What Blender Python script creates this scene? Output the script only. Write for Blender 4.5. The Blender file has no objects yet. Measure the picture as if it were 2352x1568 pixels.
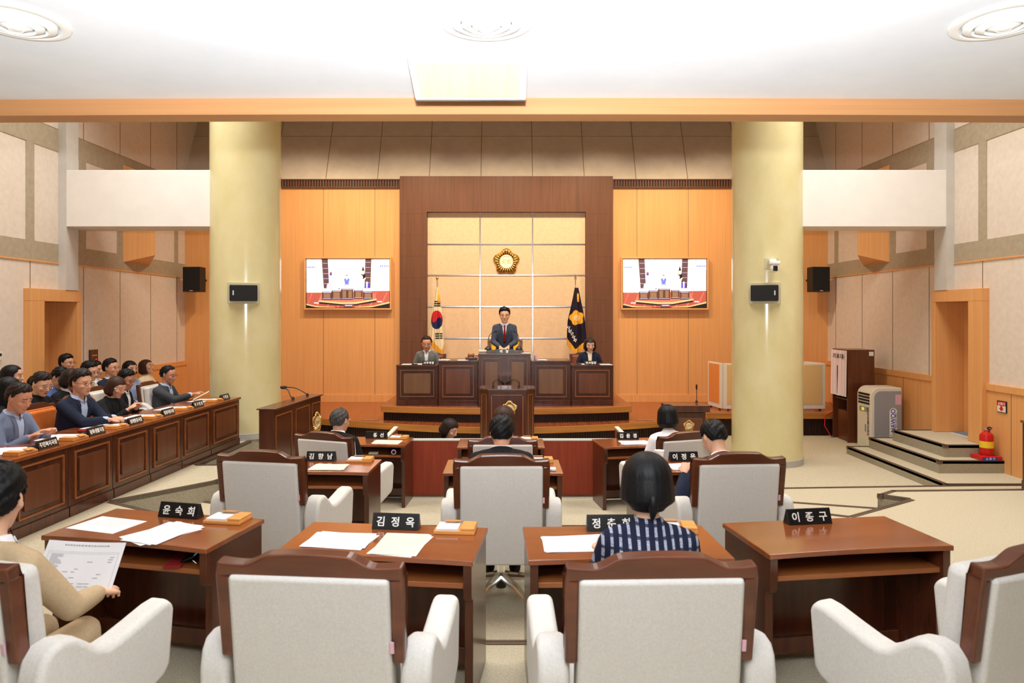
import bpy, bmesh, math, random
from mathutils import Vector, Matrix, Euler
import numpy as np

S = bpy.context.scene
COL = S.collection
PI = math.pi
R = math.radians

# ------------------------------------------------------------------ camera, world, lights, exposure
CAMZ = 1.72
FPX = 1568.0                       # focal length in pixels of the 2352 wide frame
VPX, VPY = 1163.0, 722.0           # where the room's long axis meets the frame
cam_d = bpy.data.cameras.new('camera')
cam_d.sensor_width = 36.0
cam_d.lens = 24.0
cam_d.shift_x = (1176 - VPX) / 2352
cam_d.shift_y = -(784 - VPY) / 2352
cam_d.clip_start = 0.05
cam_d.clip_end = 60
cam_d.dof.use_dof = True
cam_d.dof.focus_distance = 8.5
cam_d.dof.aperture_fstop = 4.5
cam = bpy.data.objects.new('camera', cam_d)
cam.location = (0, 0, CAMZ)
cam.rotation_euler = (PI / 2, 0, 0)
COL.objects.link(cam)
S.camera = cam

S.view_settings.view_transform = 'Standard'
S.view_settings.look = 'None'
S.view_settings.gamma = 1.0
S.view_settings.use_curve_mapping = False
S.view_settings.exposure = 0.1
S.cycles.use_denoising = True
S.cycles.max_bounces = 6
S.cycles.diffuse_bounces = 4
S.cycles.glossy_bounces = 3
S.cycles.caustics_reflective = False
S.cycles.caustics_refractive = False
S.cycles.sample_clamp_indirect = 6.0

w = bpy.data.worlds.new('world')
S.world = w
w.use_nodes = True
w.node_tree.nodes['Background'].inputs[0].default_value = (0.9, 0.95, 1.0, 1)
w.node_tree.nodes['Background'].inputs[1].default_value = 0.15

def area(name, loc, size, power, color, rot=(0, 0, 0), spread=180):
    l = bpy.data.lights.new(name, 'AREA')
    l.shape = 'RECTANGLE'
    l.size, l.size_y = size
    l.energy = power
    l.color = color
    l.spread = R(spread)
    o = bpy.data.objects.new(name, l)
    o.location = loc
    o.rotation_euler = rot
    COL.objects.link(o)
    return o

def spot(name, loc, target, power, color, angle, blend=1.0, radius=0.05):
    l = bpy.data.lights.new(name, 'SPOT')
    l.energy = power
    l.color = color
    l.spot_size = R(angle)
    l.spot_blend = blend
    l.shadow_soft_size = radius
    o = bpy.data.objects.new(name, l)
    o.location = loc
    d = Vector(target) - Vector(loc)
    o.rotation_euler = d.to_track_quat('-Z', 'Y').to_euler()
    COL.objects.link(o)
    return o

WARM = (1.0, 0.80, 0.56)
NEUT = (1.0, 0.97, 0.93)
# the photographer's flash on the camera's shoe, its head tipped up at the low ceiling
spot('flash', (0, -0.02, CAMZ + 0.235), (0, 1.0, CAMZ + 0.235 + 0.97), 1250, (0.95, 0.97, 1.0), 140, 1.0, 0.045)
# added fill lights under the low ceiling, behind the camera, for the nearest chairs
for i, x in enumerate((-2.6, 0.0, 2.6)):
    area('near_row_fill', (x, -0.5, 2.74), (1.5, 1.5), 10, (0.95, 0.98, 1.0))
# lamps of the high hall ceiling
for i, (x, y) in enumerate(((-4.2, 5.2), (0, 5.2), (4.2, 5.2), (-4.2, 8.0), (0, 8.0), (4.2, 8.0))):
    area('hall_ceiling_lamp', (x, y, 5.9), (1.6, 1.2), 78, NEUT, spread=128)
# stage lamps hung before the dais
for i, x in enumerate((-3.6, -1.8, 0.0, 1.8, 3.6)):
    spot('stage_lamp', (x * 0.85, 10.6, 5.2), (x * 1.1, 12.77, 1.6), 330, WARM, 105, 0.9, 0.15)

# ------------------------------------------------------------------ small tools
def at(px, py, d):
    """the point at depth d seen at pixel (px, py) of the 2352 x 1568 frame"""
    return Vector(((px - VPX) * d / FPX, d, CAMZ - (py - VPY) * d / FPX))

def on(px, py, z):
    """the point of the level z seen at pixel (px, py)"""
    return at(px, py, (CAMZ - z) * FPX / (py - VPY))

def lin(c):
    return tuple(((v / 255) / 12.92 if v / 255 <= 0.04045 else ((v / 255 + 0.055) / 1.055) ** 2.4) for v in c)

MATS = {}
def _new(name):
    m = bpy.data.materials.new(name)
    m.use_nodes = True
    nt = m.node_tree
    b = nt.nodes['Principled BSDF']
    MATS[name] = m
    return m, nt, b

def plain(name, c, rough=0.5, metal=0.0, spec=0.5, emit=0.0, coat=0.0, alpha=1.0):
    m, nt, b = _new(name)
    c = lin(c)
    b.inputs['Base Color'].default_value = (*c, 1)
    b.inputs['Roughness'].default_value = rough
    b.inputs['Metallic'].default_value = metal
    b.inputs['Specular IOR Level'].default_value = spec
    b.inputs['Coat Weight'].default_value = coat
    b.inputs['Coat Roughness'].default_value = 0.1
    if emit:
        b.inputs['Emission Color'].default_value = (*c, 1)
        b.inputs['Emission Strength'].default_value = emit
    return m

def noisy(name, c1, c2, scale=(8, 8, 8), rough=0.7, bump=0.0, bump_scale=None, detail=6, spec=0.3, coat=0.0, lo=0.3, hi=0.7, world=False, metal=0.0, rand=0.0):
    """two colours mixed by stretched noise: grain, weave, marbling"""
    m, nt, b = _new(name)
    N, L = nt.nodes, nt.links
    tc = N.new('ShaderNodeTexCoord')
    src = tc.outputs['Object']
    if world:
        g = N.new('ShaderNodeNewGeometry')
        src = g.outputs['Position']
    mp = N.new('ShaderNodeMapping')
    mp.inputs['Scale'].default_value = scale
    L.new(src, mp.inputs['Vector'])
    if rand:
        oi = N.new('ShaderNodeObjectInfo')
        mu = N.new('ShaderNodeVectorMath')
        mu.operation = 'SCALE'
        mu.inputs[0].default_value = (7, 5, 9)
        L.new(oi.outputs['Random'], mu.inputs['Scale'])
        L.new(mu.outputs[0], mp.inputs['Location'])
    n = N.new('ShaderNodeTexNoise')
    n.inputs['Scale'].default_value = 1.0
    n.inputs['Detail'].default_value = detail
    n.inputs['Roughness'].default_value = 0.6
    L.new(mp.outputs[0], n.inputs['Vector'])
    r = N.new('ShaderNodeValToRGB')
    r.color_ramp.elements[0].position = lo
    r.color_ramp.elements[1].position = hi
    r.color_ramp.elements[0].color = (*lin(c1), 1)
    r.color_ramp.elements[1].color = (*lin(c2), 1)
    L.new(n.outputs['Fac'], r.inputs['Fac'])
    L.new(r.outputs['Color'], b.inputs['Base Color'])
    b.inputs['Roughness'].default_value = rough
    b.inputs['Specular IOR Level'].default_value = spec
    b.inputs['Coat Weight'].default_value = coat
    b.inputs['Coat Roughness'].default_value = 0.12
    b.inputs['Metallic'].default_value = metal
    if bump:
        n2 = n
        if bump_scale:
            n2 = N.new('ShaderNodeTexNoise')
            n2.inputs['Scale'].default_value = bump_scale
            n2.inputs['Detail'].default_value = 3
            L.new(src, n2.inputs['Vector'])
        bp = N.new('ShaderNodeBump')
        bp.inputs['Strength'].default_value = bump
        bp.inputs['Distance'].default_value = 0.01
        L.new(n2.outputs['Fac'], bp.inputs['Height'])
        L.new(bp.outputs[0], b.inputs['Normal'])
    return m

# ---- materials
M = {}
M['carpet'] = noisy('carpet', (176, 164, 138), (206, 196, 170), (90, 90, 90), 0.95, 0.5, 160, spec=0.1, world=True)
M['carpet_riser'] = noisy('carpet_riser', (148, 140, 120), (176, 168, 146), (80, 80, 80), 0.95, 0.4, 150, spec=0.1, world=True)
M['nosing'] = noisy('nosing', (84, 68, 52), (112, 92, 72), (3, 3, 60), 0.6, world=True)
M['nosing_dark'] = plain('nosing_dark', (58, 46, 38), 0.6)
M['ceiling'] = noisy('ceiling', (228, 233, 240), (236, 240, 246), (3, 3, 3), 0.9, spec=0.1)
M['fascia'] = noisy('fascia', (172, 122, 78), (184, 134, 88), (0.7, 6, 40), 0.5)
M['orange_wood'] = noisy('orange_wood', (216, 154, 92), (230, 170, 108), (26, 26, 0.7), 0.42, spec=0.4, lo=0.25, hi=0.75)
M['brown_laminate'] = noisy('brown_laminate', (96, 60, 40), (112, 72, 48), (30, 30, 1.2), 0.5, spec=0.3)
M['cream_panel'] = noisy('cream_panel', (218, 186, 148), (228, 198, 162), (16, 16, 16), 0.9, 0.12, 90, spec=0.15, world=True)
M['wall_panel'] = noisy('wall_panel', (218, 204, 188), (228, 215, 200), (14, 14, 14), 0.9, 0.12, 90, spec=0.15, world=True)
M['wall_band'] = noisy('wall_band', (168, 154, 130), (180, 166, 142), (14, 14, 14), 0.9, 0.1, 90, spec=0.1, world=True)
M['grey_cove'] = noisy('grey_cove', (190, 176, 157), (202, 188, 169), (5, 5, 5), 0.9, spec=0.1, world=True)
M['pier'] = noisy('pier', (196, 192, 184), (206, 202, 194), (5, 5, 5), 0.8)
M['white_beam'] = noisy('white_beam', (232, 228, 220), (238, 234, 226), (4, 4, 4), 0.6, spec=0.3)
M['column'] = noisy('column', (212, 201, 146), (225, 216, 170), (2.4, 2.4, 1.6), 0.16, 0.02, spec=0.5, detail=9, lo=0.3, hi=0.7)
M['column_base'] = plain('column_base', (176, 174, 166), 0.5)
M['steel'] = plain('steel', (200, 200, 200), 0.22, 1.0)
M['chrome'] = plain('chrome', (225, 225, 225), 0.1, 1.0)
M['seam'] = plain('seam', (120, 100, 78), 0.6)
M['dark_slats'] = noisy('dark_slats', (40, 24, 18), (58, 36, 26), (60, 60, 1), 0.5, world=True)
M['stage_wood'] = noisy('stage_wood', (120, 58, 28), (164, 88, 46), (22, 1.1, 10), 0.22, spec=0.5, world=True, lo=0.3, hi=0.72)
M['stage_edge'] = noisy('stage_edge', (158, 100, 40), (190, 128, 58), (1.4, 1.4, 26), 0.35, spec=0.45, world=True)
M['walnut'] = noisy('walnut', (62, 29, 16), (86, 43, 24), (14, 14, 1.3), 0.26, spec=0.5, coat=0.25, rand=1)
M['walnut_panel'] = noisy('walnut_panel', (86, 44, 24), (110, 62, 36), (16, 16, 1.2), 0.3, spec=0.5, coat=0.2, rand=1)
M['walnut_light'] = noisy('walnut_light', (104, 70, 46), (122, 86, 58), (16, 16, 1.2), 0.35, spec=0.4, rand=1)
M['walnut_top'] = noisy('walnut_top', (116, 58, 26), (142, 76, 36), (1.6, 16, 16), 0.16, spec=0.5, coat=0.5, rand=1)
M['walnut_edge'] = noisy('walnut_edge', (132, 72, 34), (152, 90, 46), (2, 14, 14), 0.3, spec=0.5, rand=1)
M['chair_wood'] = noisy('chair_wood', (68, 32, 16), (96, 48, 25), (2.2, 18, 18), 0.3, spec=0.5, coat=0.15, rand=1)
M['red_wood'] = noisy('red_wood', (136, 50, 28), (158, 66, 38), (30, 30, 1.6), 0.4)
M['fabric'] = noisy('fabric', (208, 203, 195), (220, 215, 207), (120, 120, 120), 0.95, 0.15, 260, spec=0.1)
M['leather'] = noisy('leather', (196, 104, 44), (208, 116, 54), (20, 20, 20), 0.45, 0.08, 120)
M['black'] = plain('black', (18, 18, 19), 0.45)
M['black_gloss'] = plain('black_gloss', (13, 13, 14), 0.25)
M['black_mesh'] = noisy('black_mesh', (14, 14, 14), (34, 34, 34), (220, 220, 220), 0.7)
M['white'] = plain('white', (245, 245, 242), 0.5)
M['paper'] = noisy('paper', (224, 222, 223), (230, 228, 229), (6, 6, 6), 0.8, spec=0.1)
M['green_paper'] = noisy('green_paper', (200, 218, 190), (206, 222, 197), (6, 6, 6), 0.8, spec=0.1)
M['print'] = plain('print', (150, 150, 152), 0.8)
M['pink'] = plain('pink', (222, 176, 190), 0.7)
M['tray_wood'] = noisy('tray_wood', (206, 138, 68), (222, 156, 84), (4, 30, 30), 0.4)
M['gold'] = plain('gold', (222, 188, 116), 0.2, 1.0)
M['gold_pale'] = plain('gold_pale', (236, 222, 184), 0.35, 0.3)
M['gold_cloth'] = noisy('gold_cloth', (226, 160, 40), (240, 180, 60), (60, 60, 60), 0.7)
M['letter_white'] = plain('letter_white', (245, 245, 240), 0.5)
M['letter_silver'] = plain('letter_silver', (190, 194, 198), 0.4)
M['beige_plastic'] = plain('beige_plastic', (226, 220, 204), 0.5)
M['grey_plastic'] = plain('grey_plastic', (150, 152, 154), 0.5)
M['red_paint'] = plain('red_paint', (196, 24, 24), 0.3)
M['yellow'] = plain('yellow', (236, 200, 40), 0.5)
M['blue'] = plain('blue', (40, 70, 170), 0.5)
M['screen_frame'] = noisy('screen_frame', (222, 162, 102), (232, 174, 114), (4, 4, 20), 0.4)
# ------------------------------------------------------------------ mesh tools
class MB:
    def __init__(self):
        self.v, self.f, self.m, self.s = [], [], [], []
    def add(self, vs, fs, mi=0, smooth=False, T=None):
        k = len(self.v)
        self.v += [tuple(T @ Vector(p)) if T is not None else tuple(p) for p in vs]
        for f in fs:
            self.f.append(tuple(i + k for i in f))
            self.m.append(mi)
            self.s.append(smooth)
        return self
    def box(self, x0, x1, y0, y1, z0, z1, mi=0, T=None):
        v = [(x0, y0, z0), (x1, y0, z0), (x1, y1, z0), (x0, y1, z0), (x0, y0, z1), (x1, y0, z1), (x1, y1, z1), (x0, y1, z1)]
        f = [(0, 3, 2, 1), (4, 5, 6, 7), (0, 1, 5, 4), (1, 2, 6, 5), (2, 3, 7, 6), (3, 0, 4, 7)]
        return self.add(v, f, mi, False, T)
    def prism(self, poly, z0, z1, mi=0, T=None, smooth=False, mi_side=None):
        """poly counter-clockwise in x, y"""
        a = sum(poly[i][0] * poly[(i + 1) % len(poly)][1] - poly[(i + 1) % len(poly)][0] * poly[i][1] for i in range(len(poly)))
        if a < 0:
            poly = poly[::-1]
        n = len(poly)
        v = [(x, y, z0) for x, y in poly] + [(x, y, z1) for x, y in poly]
        self.add(v, [tuple(range(n))[::-1], tuple(range(n, 2 * n))], mi, False, T)
        k = len(self.v) - 2 * n
        for i in range(n):
            self.f.append((k + i, k + (i + 1) % n, k + n + (i + 1) % n, k + n + i))
            self.m.append(mi if mi_side is None else mi_side)
            self.s.append(smooth)
        return self
    def loft(self, rings, mi=0, smooth=True, cap=True, T=None, closed=True):
        n = len(rings[0])
        v, f = [], []
        for r in rings:
            v += list(r)
        for i in range(len(rings) - 1):
            for j in range(n if closed else n - 1):
                a, b = i * n + j, i * n + (j + 1) % n
                f.append((a, b, b + n, a + n))
        if cap:
            f.append(tuple(range(n))[::-1])
            f.append(tuple(range((len(rings) - 1) * n, len(rings) * n)))
        return self.add(v, f, mi, smooth, T)
    def tube(self, pts, rad, seg=10, mi=0, T=None, cap=True, flat=1.0):
        pts = [Vector(p) for p in pts]
        rads = rad if isinstance(rad, (list, tuple)) else [rad] * len(pts)
        rings = []
        up = None
        for i, p in enumerate(pts):
            t = (pts[min(i + 1, len(pts) - 1)] - pts[max(i - 1, 0)]).normalized()
            if up is None:
                up = Vector((0, 0, 1)) if abs(t.z) < 0.9 else Vector((1, 0, 0))
            a = t.cross(up).normalized()
            b = a.cross(t).normalized()
            up = b
            rings.append([p + (a * math.cos(2 * PI * k / seg) + b * math.sin(2 * PI * k / seg) * flat) * rads[i] for k in range(seg)])
        return self.loft(rings, mi, True, cap, T)
    def lathe(self, prof, seg=24, mi=0, T=None, cap=True):
        rings = [[(r * math.cos(2 * PI * k / seg), r * math.sin(2 * PI * k / seg), z) for k in range(seg)] for r, z in prof]
        return self.loft(rings, mi, True, cap, T)
    def ball(self, c, r, seg=16, rings=10, mi=0, T=None):
        c = Vector(c)
        r = r if isinstance(r, (tuple, list)) else (r, r, r)
        rs = []
        for i in range(rings + 1):
            t = PI * (0.02 + 0.96 * i / rings)
            rs.append([(c.x + r[0] * math.sin(t) * math.cos(2 * PI * k / seg), c.y + r[1] * math.sin(t) * math.sin(2 * PI * k / seg), c.z - r[2] * math.cos(t)) for k in range(seg)])
        return self.loft(rs, mi, True, True, T)
    def mesh(self, name, mats, sharp=35):
        me = bpy.data.meshes.new(name)
        me.from_pydata(self.v, [], self.f)
        for mt in (mats if isinstance(mats, (list, tuple)) else [mats]):
            me.materials.append(mt)
        me.polygons.foreach_set('material_index', self.m)
        me.polygons.foreach_set('use_smooth', self.s)
        me.update()
        if any(self.s):
            me.set_sharp_from_angle(angle=R(sharp))
        return me
    def build(self, name, mats, parent=None, bevel=0.0, seg=2, sharp=35, loc=None, rot=None):
        o = bpy.data.objects.new(name, self.mesh(name, mats, sharp))
        COL.objects.link(o)
        if parent is not None:
            o.parent = parent
        if loc is not None:
            o.location = loc
        if rot is not None:
            o.rotation_euler = rot
        if bevel:
            b = o.modifiers.new('bevel', 'BEVEL')
            b.width = bevel
            b.segments = seg
            b.limit_method = 'ANGLE'
            b.angle_limit = R(40)
            b.harden_normals = True
            for p in o.data.polygons:
                p.use_smooth = True
            if not any(self.s):
                o.data.set_sharp_from_angle(angle=R(sharp))
        return o

def tag(o, label, cat, group=None, kind=None):
    o['label'] = label
    o['category'] = cat
    if group:
        o['group'] = group
    if kind:
        o['kind'] = kind
    return o

def empty(name, loc=(0, 0, 0), rz=0.0):
    o = bpy.data.objects.new(name, None)
    o.empty_display_size = 0.1
    o.location = loc
    o.rotation_euler = (0, 0, rz)
    COL.objects.link(o)
    return o

def struct(o, label=None, cat=None):
    o['kind'] = 'structure'
    if label:
        o['label'] = label
    if cat:
        o['category'] = cat
    return o

KIDS = {}
def copy_tree(o, parent=None):
    c = o.copy()
    COL.objects.link(c)
    if parent is not None:
        c.parent = parent
    for ch in [k for k in o.children]:
        copy_tree(ch, c)
    return c

def lettering(txt, size, mat, parent=None, T=None, bold=0.0, depth=0.001, name='lettering', spacing=1.0, sx=1.0):
    """raised letters lying in the x, z plane facing -y, centred"""
    cu = bpy.data.curves.new('t', 'FONT')
    cu.body = txt
    cu.size = size
    cu.align_x = 'CENTER'
    cu.align_y = 'CENTER'
    cu.extrude = depth
    cu.offset = bold * size
    cu.space_character = spacing
    t = bpy.data.objects.new('t', cu)
    COL.objects.link(t)
    dg = bpy.context.evaluated_depsgraph_get()
    me = bpy.data.meshes.new_from_object(t.evaluated_get(dg))
    bpy.data.objects.remove(t)
    xs = [v.co.x for v in me.vertices]
    ys = [v.co.y for v in me.vertices]
    if xs:
        me.transform(Matrix.Translation((-(min(xs) + max(xs)) / 2, -(min(ys) + max(ys)) / 2, 0)))
    me.transform(Matrix.Rotation(PI / 2, 4, 'X') @ Matrix.Diagonal((sx, 1, 1, 1)))
    if T is not None:
        me.transform(T)
    me.materials.clear()
    me.materials.append(mat)
    o = bpy.data.objects.new(name, me)
    COL.objects.link(o)
    if parent is not None:
        o.parent = parent
    return o

def seg_strip(mb, pts, width, z, th, closed=False, mi=0, off=0.0):
    """flat strip along a polyline, inside (left of travel), for step nosings"""
    for a, b in zip(pts[:-1], pts[1:]):
        a, b = Vector((a[0], a[1])), Vector((b[0], b[1]))
        d = (b - a).normalized()
        n = Vector((-d.y, d.x)) * width
        a, b = a - d * 0.006 + n.normalized() * off, b + d * 0.006 + n.normalized() * off
        mb.prism([(a.x, a.y), (b.x, b.y), (b.x + n.x, b.y + n.y), (a.x + n.x, a.y + n.y)], z - th, z + 0.006, mi)

# ------------------------------------------------------------------ the room
L1, LP, L2, LB, L3 = 0.0, 0.06, -0.12, -0.2, -0.295
STG, DAIS = 0.09, 0.32
WX, WY, TOP = 6.015, 12.77, 6.0
CEIL = 2.76

def slab(name, poly, z, z0, nose=None, label=None):
    mb = MB()
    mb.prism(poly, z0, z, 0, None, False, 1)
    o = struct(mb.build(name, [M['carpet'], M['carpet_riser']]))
    if nose:
        n = MB()
        for pts in nose:
            seg_strip(n, pts, 0.045, z, 0.03, mi=0)
            seg_strip(n, [(p[0], p[1]) for p in pts], 0.009, z + 0.0015, 0.004, mi=1, off=0.017)
        struct(n.build('trim_%d' % slab.k, [M['nosing'], M['nosing_dark']]))
        slab.k += 1
    return o
slab.k = 1

slab('floor', [(-6.2, -3), (6.2, -3), (6.2, 13), (-6.2, 13)], L3, L3 - 0.15)
# rear tier where the front-most desks of the photograph stand
r_edge = [(6.1, 6.75), (5.05, 6.72), (3.76, 6.67), (3.54, 6.51), (3.75, 6.35), (2.92, 5.82), (2.72, 5.92), (2.15, 4.45), (0.75, 3.6), (-0.75, 3.6), (-2.15, 4.45), (-2.55, 4.9)]
slab('floor', [(-6.1, -3), (6.1, -3)] + r_edge + [(-6.1, 4.9)], L1, L3, [r_edge])
l_edge = [(-2.45, 4.3), (-2.93, 5.73), (-3.5, 6.06), (-2.88, 6.8), (-2.75, 7.56), (-3.41, 7.54), (-3.36, 9.0), (-3.0, 9.2), (-3.0, 11.0)]
slab('floor', [(-2.45, -3)] + l_edge + [(-6.1, 11.0), (-6.1, -3)], LP, L3, [l_edge])
e2 = [(3.7, 6.4), (3.53, 6.49), (2.70, 6.73), (2.1, 6.35), (0.95, 5.95), (-0.95, 5.95), (-2.3, 6.4), (-3.3, 6.9)]
slab('floor', [(-3.4, 3.2), (3.7, 3.2)] + e2, L2, L3, [e2])
eb = [(6.1, 7.7), (5.2, 7.68), (3.05, 7.56), (2.55, 7.5), (2.45, 6.5)]
slab('floor', [(2.45, 6.2), (6.1, 6.2)] + eb, LB, L3, [eb])
# three steps up to the right-hand door
for z, x, ya, yb in ((-0.19, 4.93, 7.66, 9.89), (-0.045, 5.2, 8.21, 9.79), (0.10, 5.42, 8.44, 9.58)):
    e = [(6.1, yb), (x, yb), (x, ya), (6.1, ya)]
    slab('floor', [(6.1, ya), (6.1, yb), (x, yb), (x, ya)], z, L3, [e])

# stage: wide lower platform, and the dais platform upon it
def stage(poly_front, back, z, zb, th, name, label):
    root = empty(name)
    left, right = poly_front[0][0], poly_front[-1][0]
    P = poly_front + [(right, back), (left, back)]
    MB().prism(P, z - th, z, 0, None, False, 1).build('deck', [M['stage_wood'], M['stage_edge']], root, 0.008)
    ins = [(x * 0.985 if abs(x) > 1 else x, y + 0.09) for x, y in poly_front]
    Q = ins + [(ins[-1][0], back), (ins[0][0], back)]
    mb = MB().prism(Q, zb, z - th, 0)
    for a, b in zip(ins[:-1], ins[1:]):                      # upright slats of the dark riser
        a, b = Vector(a), Vector(b)
        n = int((b - a).length / 0.035)
        for i in range(n):
            p = a.lerp(b, (i + 0.5) / n)
            d = (b - a).normalized()
            T = Matrix.Translation((p.x, p.y, 0)) @ Matrix.Rotation(math.atan2(d.y, d.x), 4, 'Z')
            mb.box(-0.01, 0.01, -0.012, 0.0, zb, z - th, 0, T)
    mb.build('riser', M['dark_slats'], root)
    root['kind'] = 'structure'
    root['label'] = label
    root['category'] = 'stage'
    return root
arc = []
for i in range(-12, 13):
    x = 3.3 * i / 12
    arc.append((x, 9.87 + 0.145 * x * x * (1 - 0.028 * abs(x)) ** 1.0 if abs(x) < 3 else 9.87 + 0.1 * x * x))
arc = [(x, 9.87 + 0.147 * x * x - 0.017 * abs(x) ** 3) for x in [3.2 * i / 14 for i in range(-14, 15)]]
front = [(-6.0, 11.3), (-3.3, 11.3)] + arc + [(3.3, 11.3), (6.0, 11.3)]
stage(front, WY, STG, L3, 0.1, 'stage_platform', 'wide reddish wooden stage with honey-coloured curved edge')
arc2 = [(x, 10.21 + 0.073 * x * x) for x in [1.93 * i / 10 for i in range(-10, 11)]]
stage(arc2, WY, DAIS, STG, 0.1, 'dais_platform', 'upper wooden platform carrying the presiding desks')

# back wall, its vent strips, the brown portal and the cream inset
bw = MB()
bw.box(-WX, -1.97, WY, WY + 0.1, -0.3, 4.08)
bw.box(1.97, WX, WY, WY + 0.1, -0.3, 4.08)
for px in (743, 861, 1463, 1581):
    x = (px - VPX) * WY / FPX
    bw.box(x - 0.004, x + 0.004, WY - 0.002, WY, STG, 4.08, 1)
struct(bw.build('wall_back', [M['orange_wood'], M['seam']]))
bb = MB()
for a, b in ((-WX, -1.97), (1.97, WX)):
    bb.box(a, b, WY - 0.02, WY, STG, STG + 0.13)
struct(bb.build('baseboard_back', M['orange_wood']))
for a, b in ((-WX, -1.97), (1.97, WX)):
    v = MB().box(a, b, WY - 0.02, WY + 0.1, 4.08, 4.245, 0)
    n = int((b - a) / 0.05)
    for i in range(n):
        x = a + (b - a) * (i + 0.5) / n
        v.box(x - 0.012, x + 0.012, WY - 0.04, WY - 0.02, 4.10, 4.225, 1)
    v.box(a, b, WY - 0.05, WY, 4.225, 4.245, 1)
    v.box(a, b, WY - 0.05, WY, 4.08, 4.10, 1)
    struct(v.build('trim_%d' % slab.k, [M['dark_slats'], M['brown_laminate']])); slab.k += 1
pf = MB()
pf.box(-1.97, 1.97, WY - 0.15, WY + 0.1, 3.617, 4.277)
for s in (-1, 1):
    xa, xb = sorted((s * 1.47, s * 1.97))
    pf.box(xa, xb, WY - 0.15, WY + 0.1, DAIS, 3.617)
    for py in (489, 538, 587, 636, 685, 734, 783, 832):
        z = CAMZ - (py - VPY) * (WY - 0.15) / FPX
        pf.box(xa + 0.01, xb - 0.01, WY - 0.153, WY - 0.15, z - 0.004, z + 0.004, 1)
struct(pf.build('trim_%d' % slab.k, [M['brown_laminate'], M['walnut_light']])); slab.k += 1
ci = MB().box(-1.47, 1.47, WY - 0.03, WY + 0.1, DAIS, 3.63)
struct(ci.build('wall_back', M['cream_panel']))
st = MB()
for x in (-0.49, 0.49):
    st.box(x - 0.009, x + 0.009, WY - 0.04, WY - 0.03, DAIS, 3.617)
for z in (3.03, 2.453, 1.867, 1.28, 0.70):
    st.box(-1.47, 1.47, WY - 0.041, WY - 0.03, z - 0.009, z + 0.009)
struct(st.build('trim_%d' % slab.k, M['steel'])); slab.k += 1

# coved back wall above, leaning away, with joints
cv = MB()
y0, y1, z0, z1 = WY - 0.03, 13.55, 4.245, TOP + 0.05
def cvy(z):
    return y0 + (y1 - y0) * (z - z0) / (z1 - z0)
cv.add([(-WX, y0, z0), (WX, y0, z0), (WX, y1, z1), (-WX, y1, z1), (-WX, y0 + 0.9, z0), (WX, y0 + 0.9, z0), (WX, y1 + 0.2, z1), (-WX, y1 + 0.2, z1)],
       [(0, 1, 2, 3), (4, 7, 6, 5), (0, 4, 5, 1), (3, 2, 6, 7), (1, 5, 6, 2), (0, 3, 7, 4)])
for i in range(-6, 7):
    x = 0.49 + i * 0.965 - 0.965
    if abs(x) < WX - 0.1:
        cv.add([(x - 0.006, y0 - 0.004, z0), (x + 0.006, y0 - 0.004, z0), (x + 0.006, y1 - 0.004, z1), (x - 0.006, y1 - 0.004, z1)], [(0, 1, 2, 3)], 1)
zz = 5.15
cv.add([(-WX, cvy(zz) - 0.003, zz - 0.003), (WX, cvy(zz) - 0.003, zz - 0.003), (WX, cvy(zz) - 0.003, zz + 0.003), (-WX, cvy(zz) - 0.003, zz + 0.003)], [(0, 1, 2, 3)], 1)
struct(cv.build('wall_back', [M['grey_cove'], M['seam']]))

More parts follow.
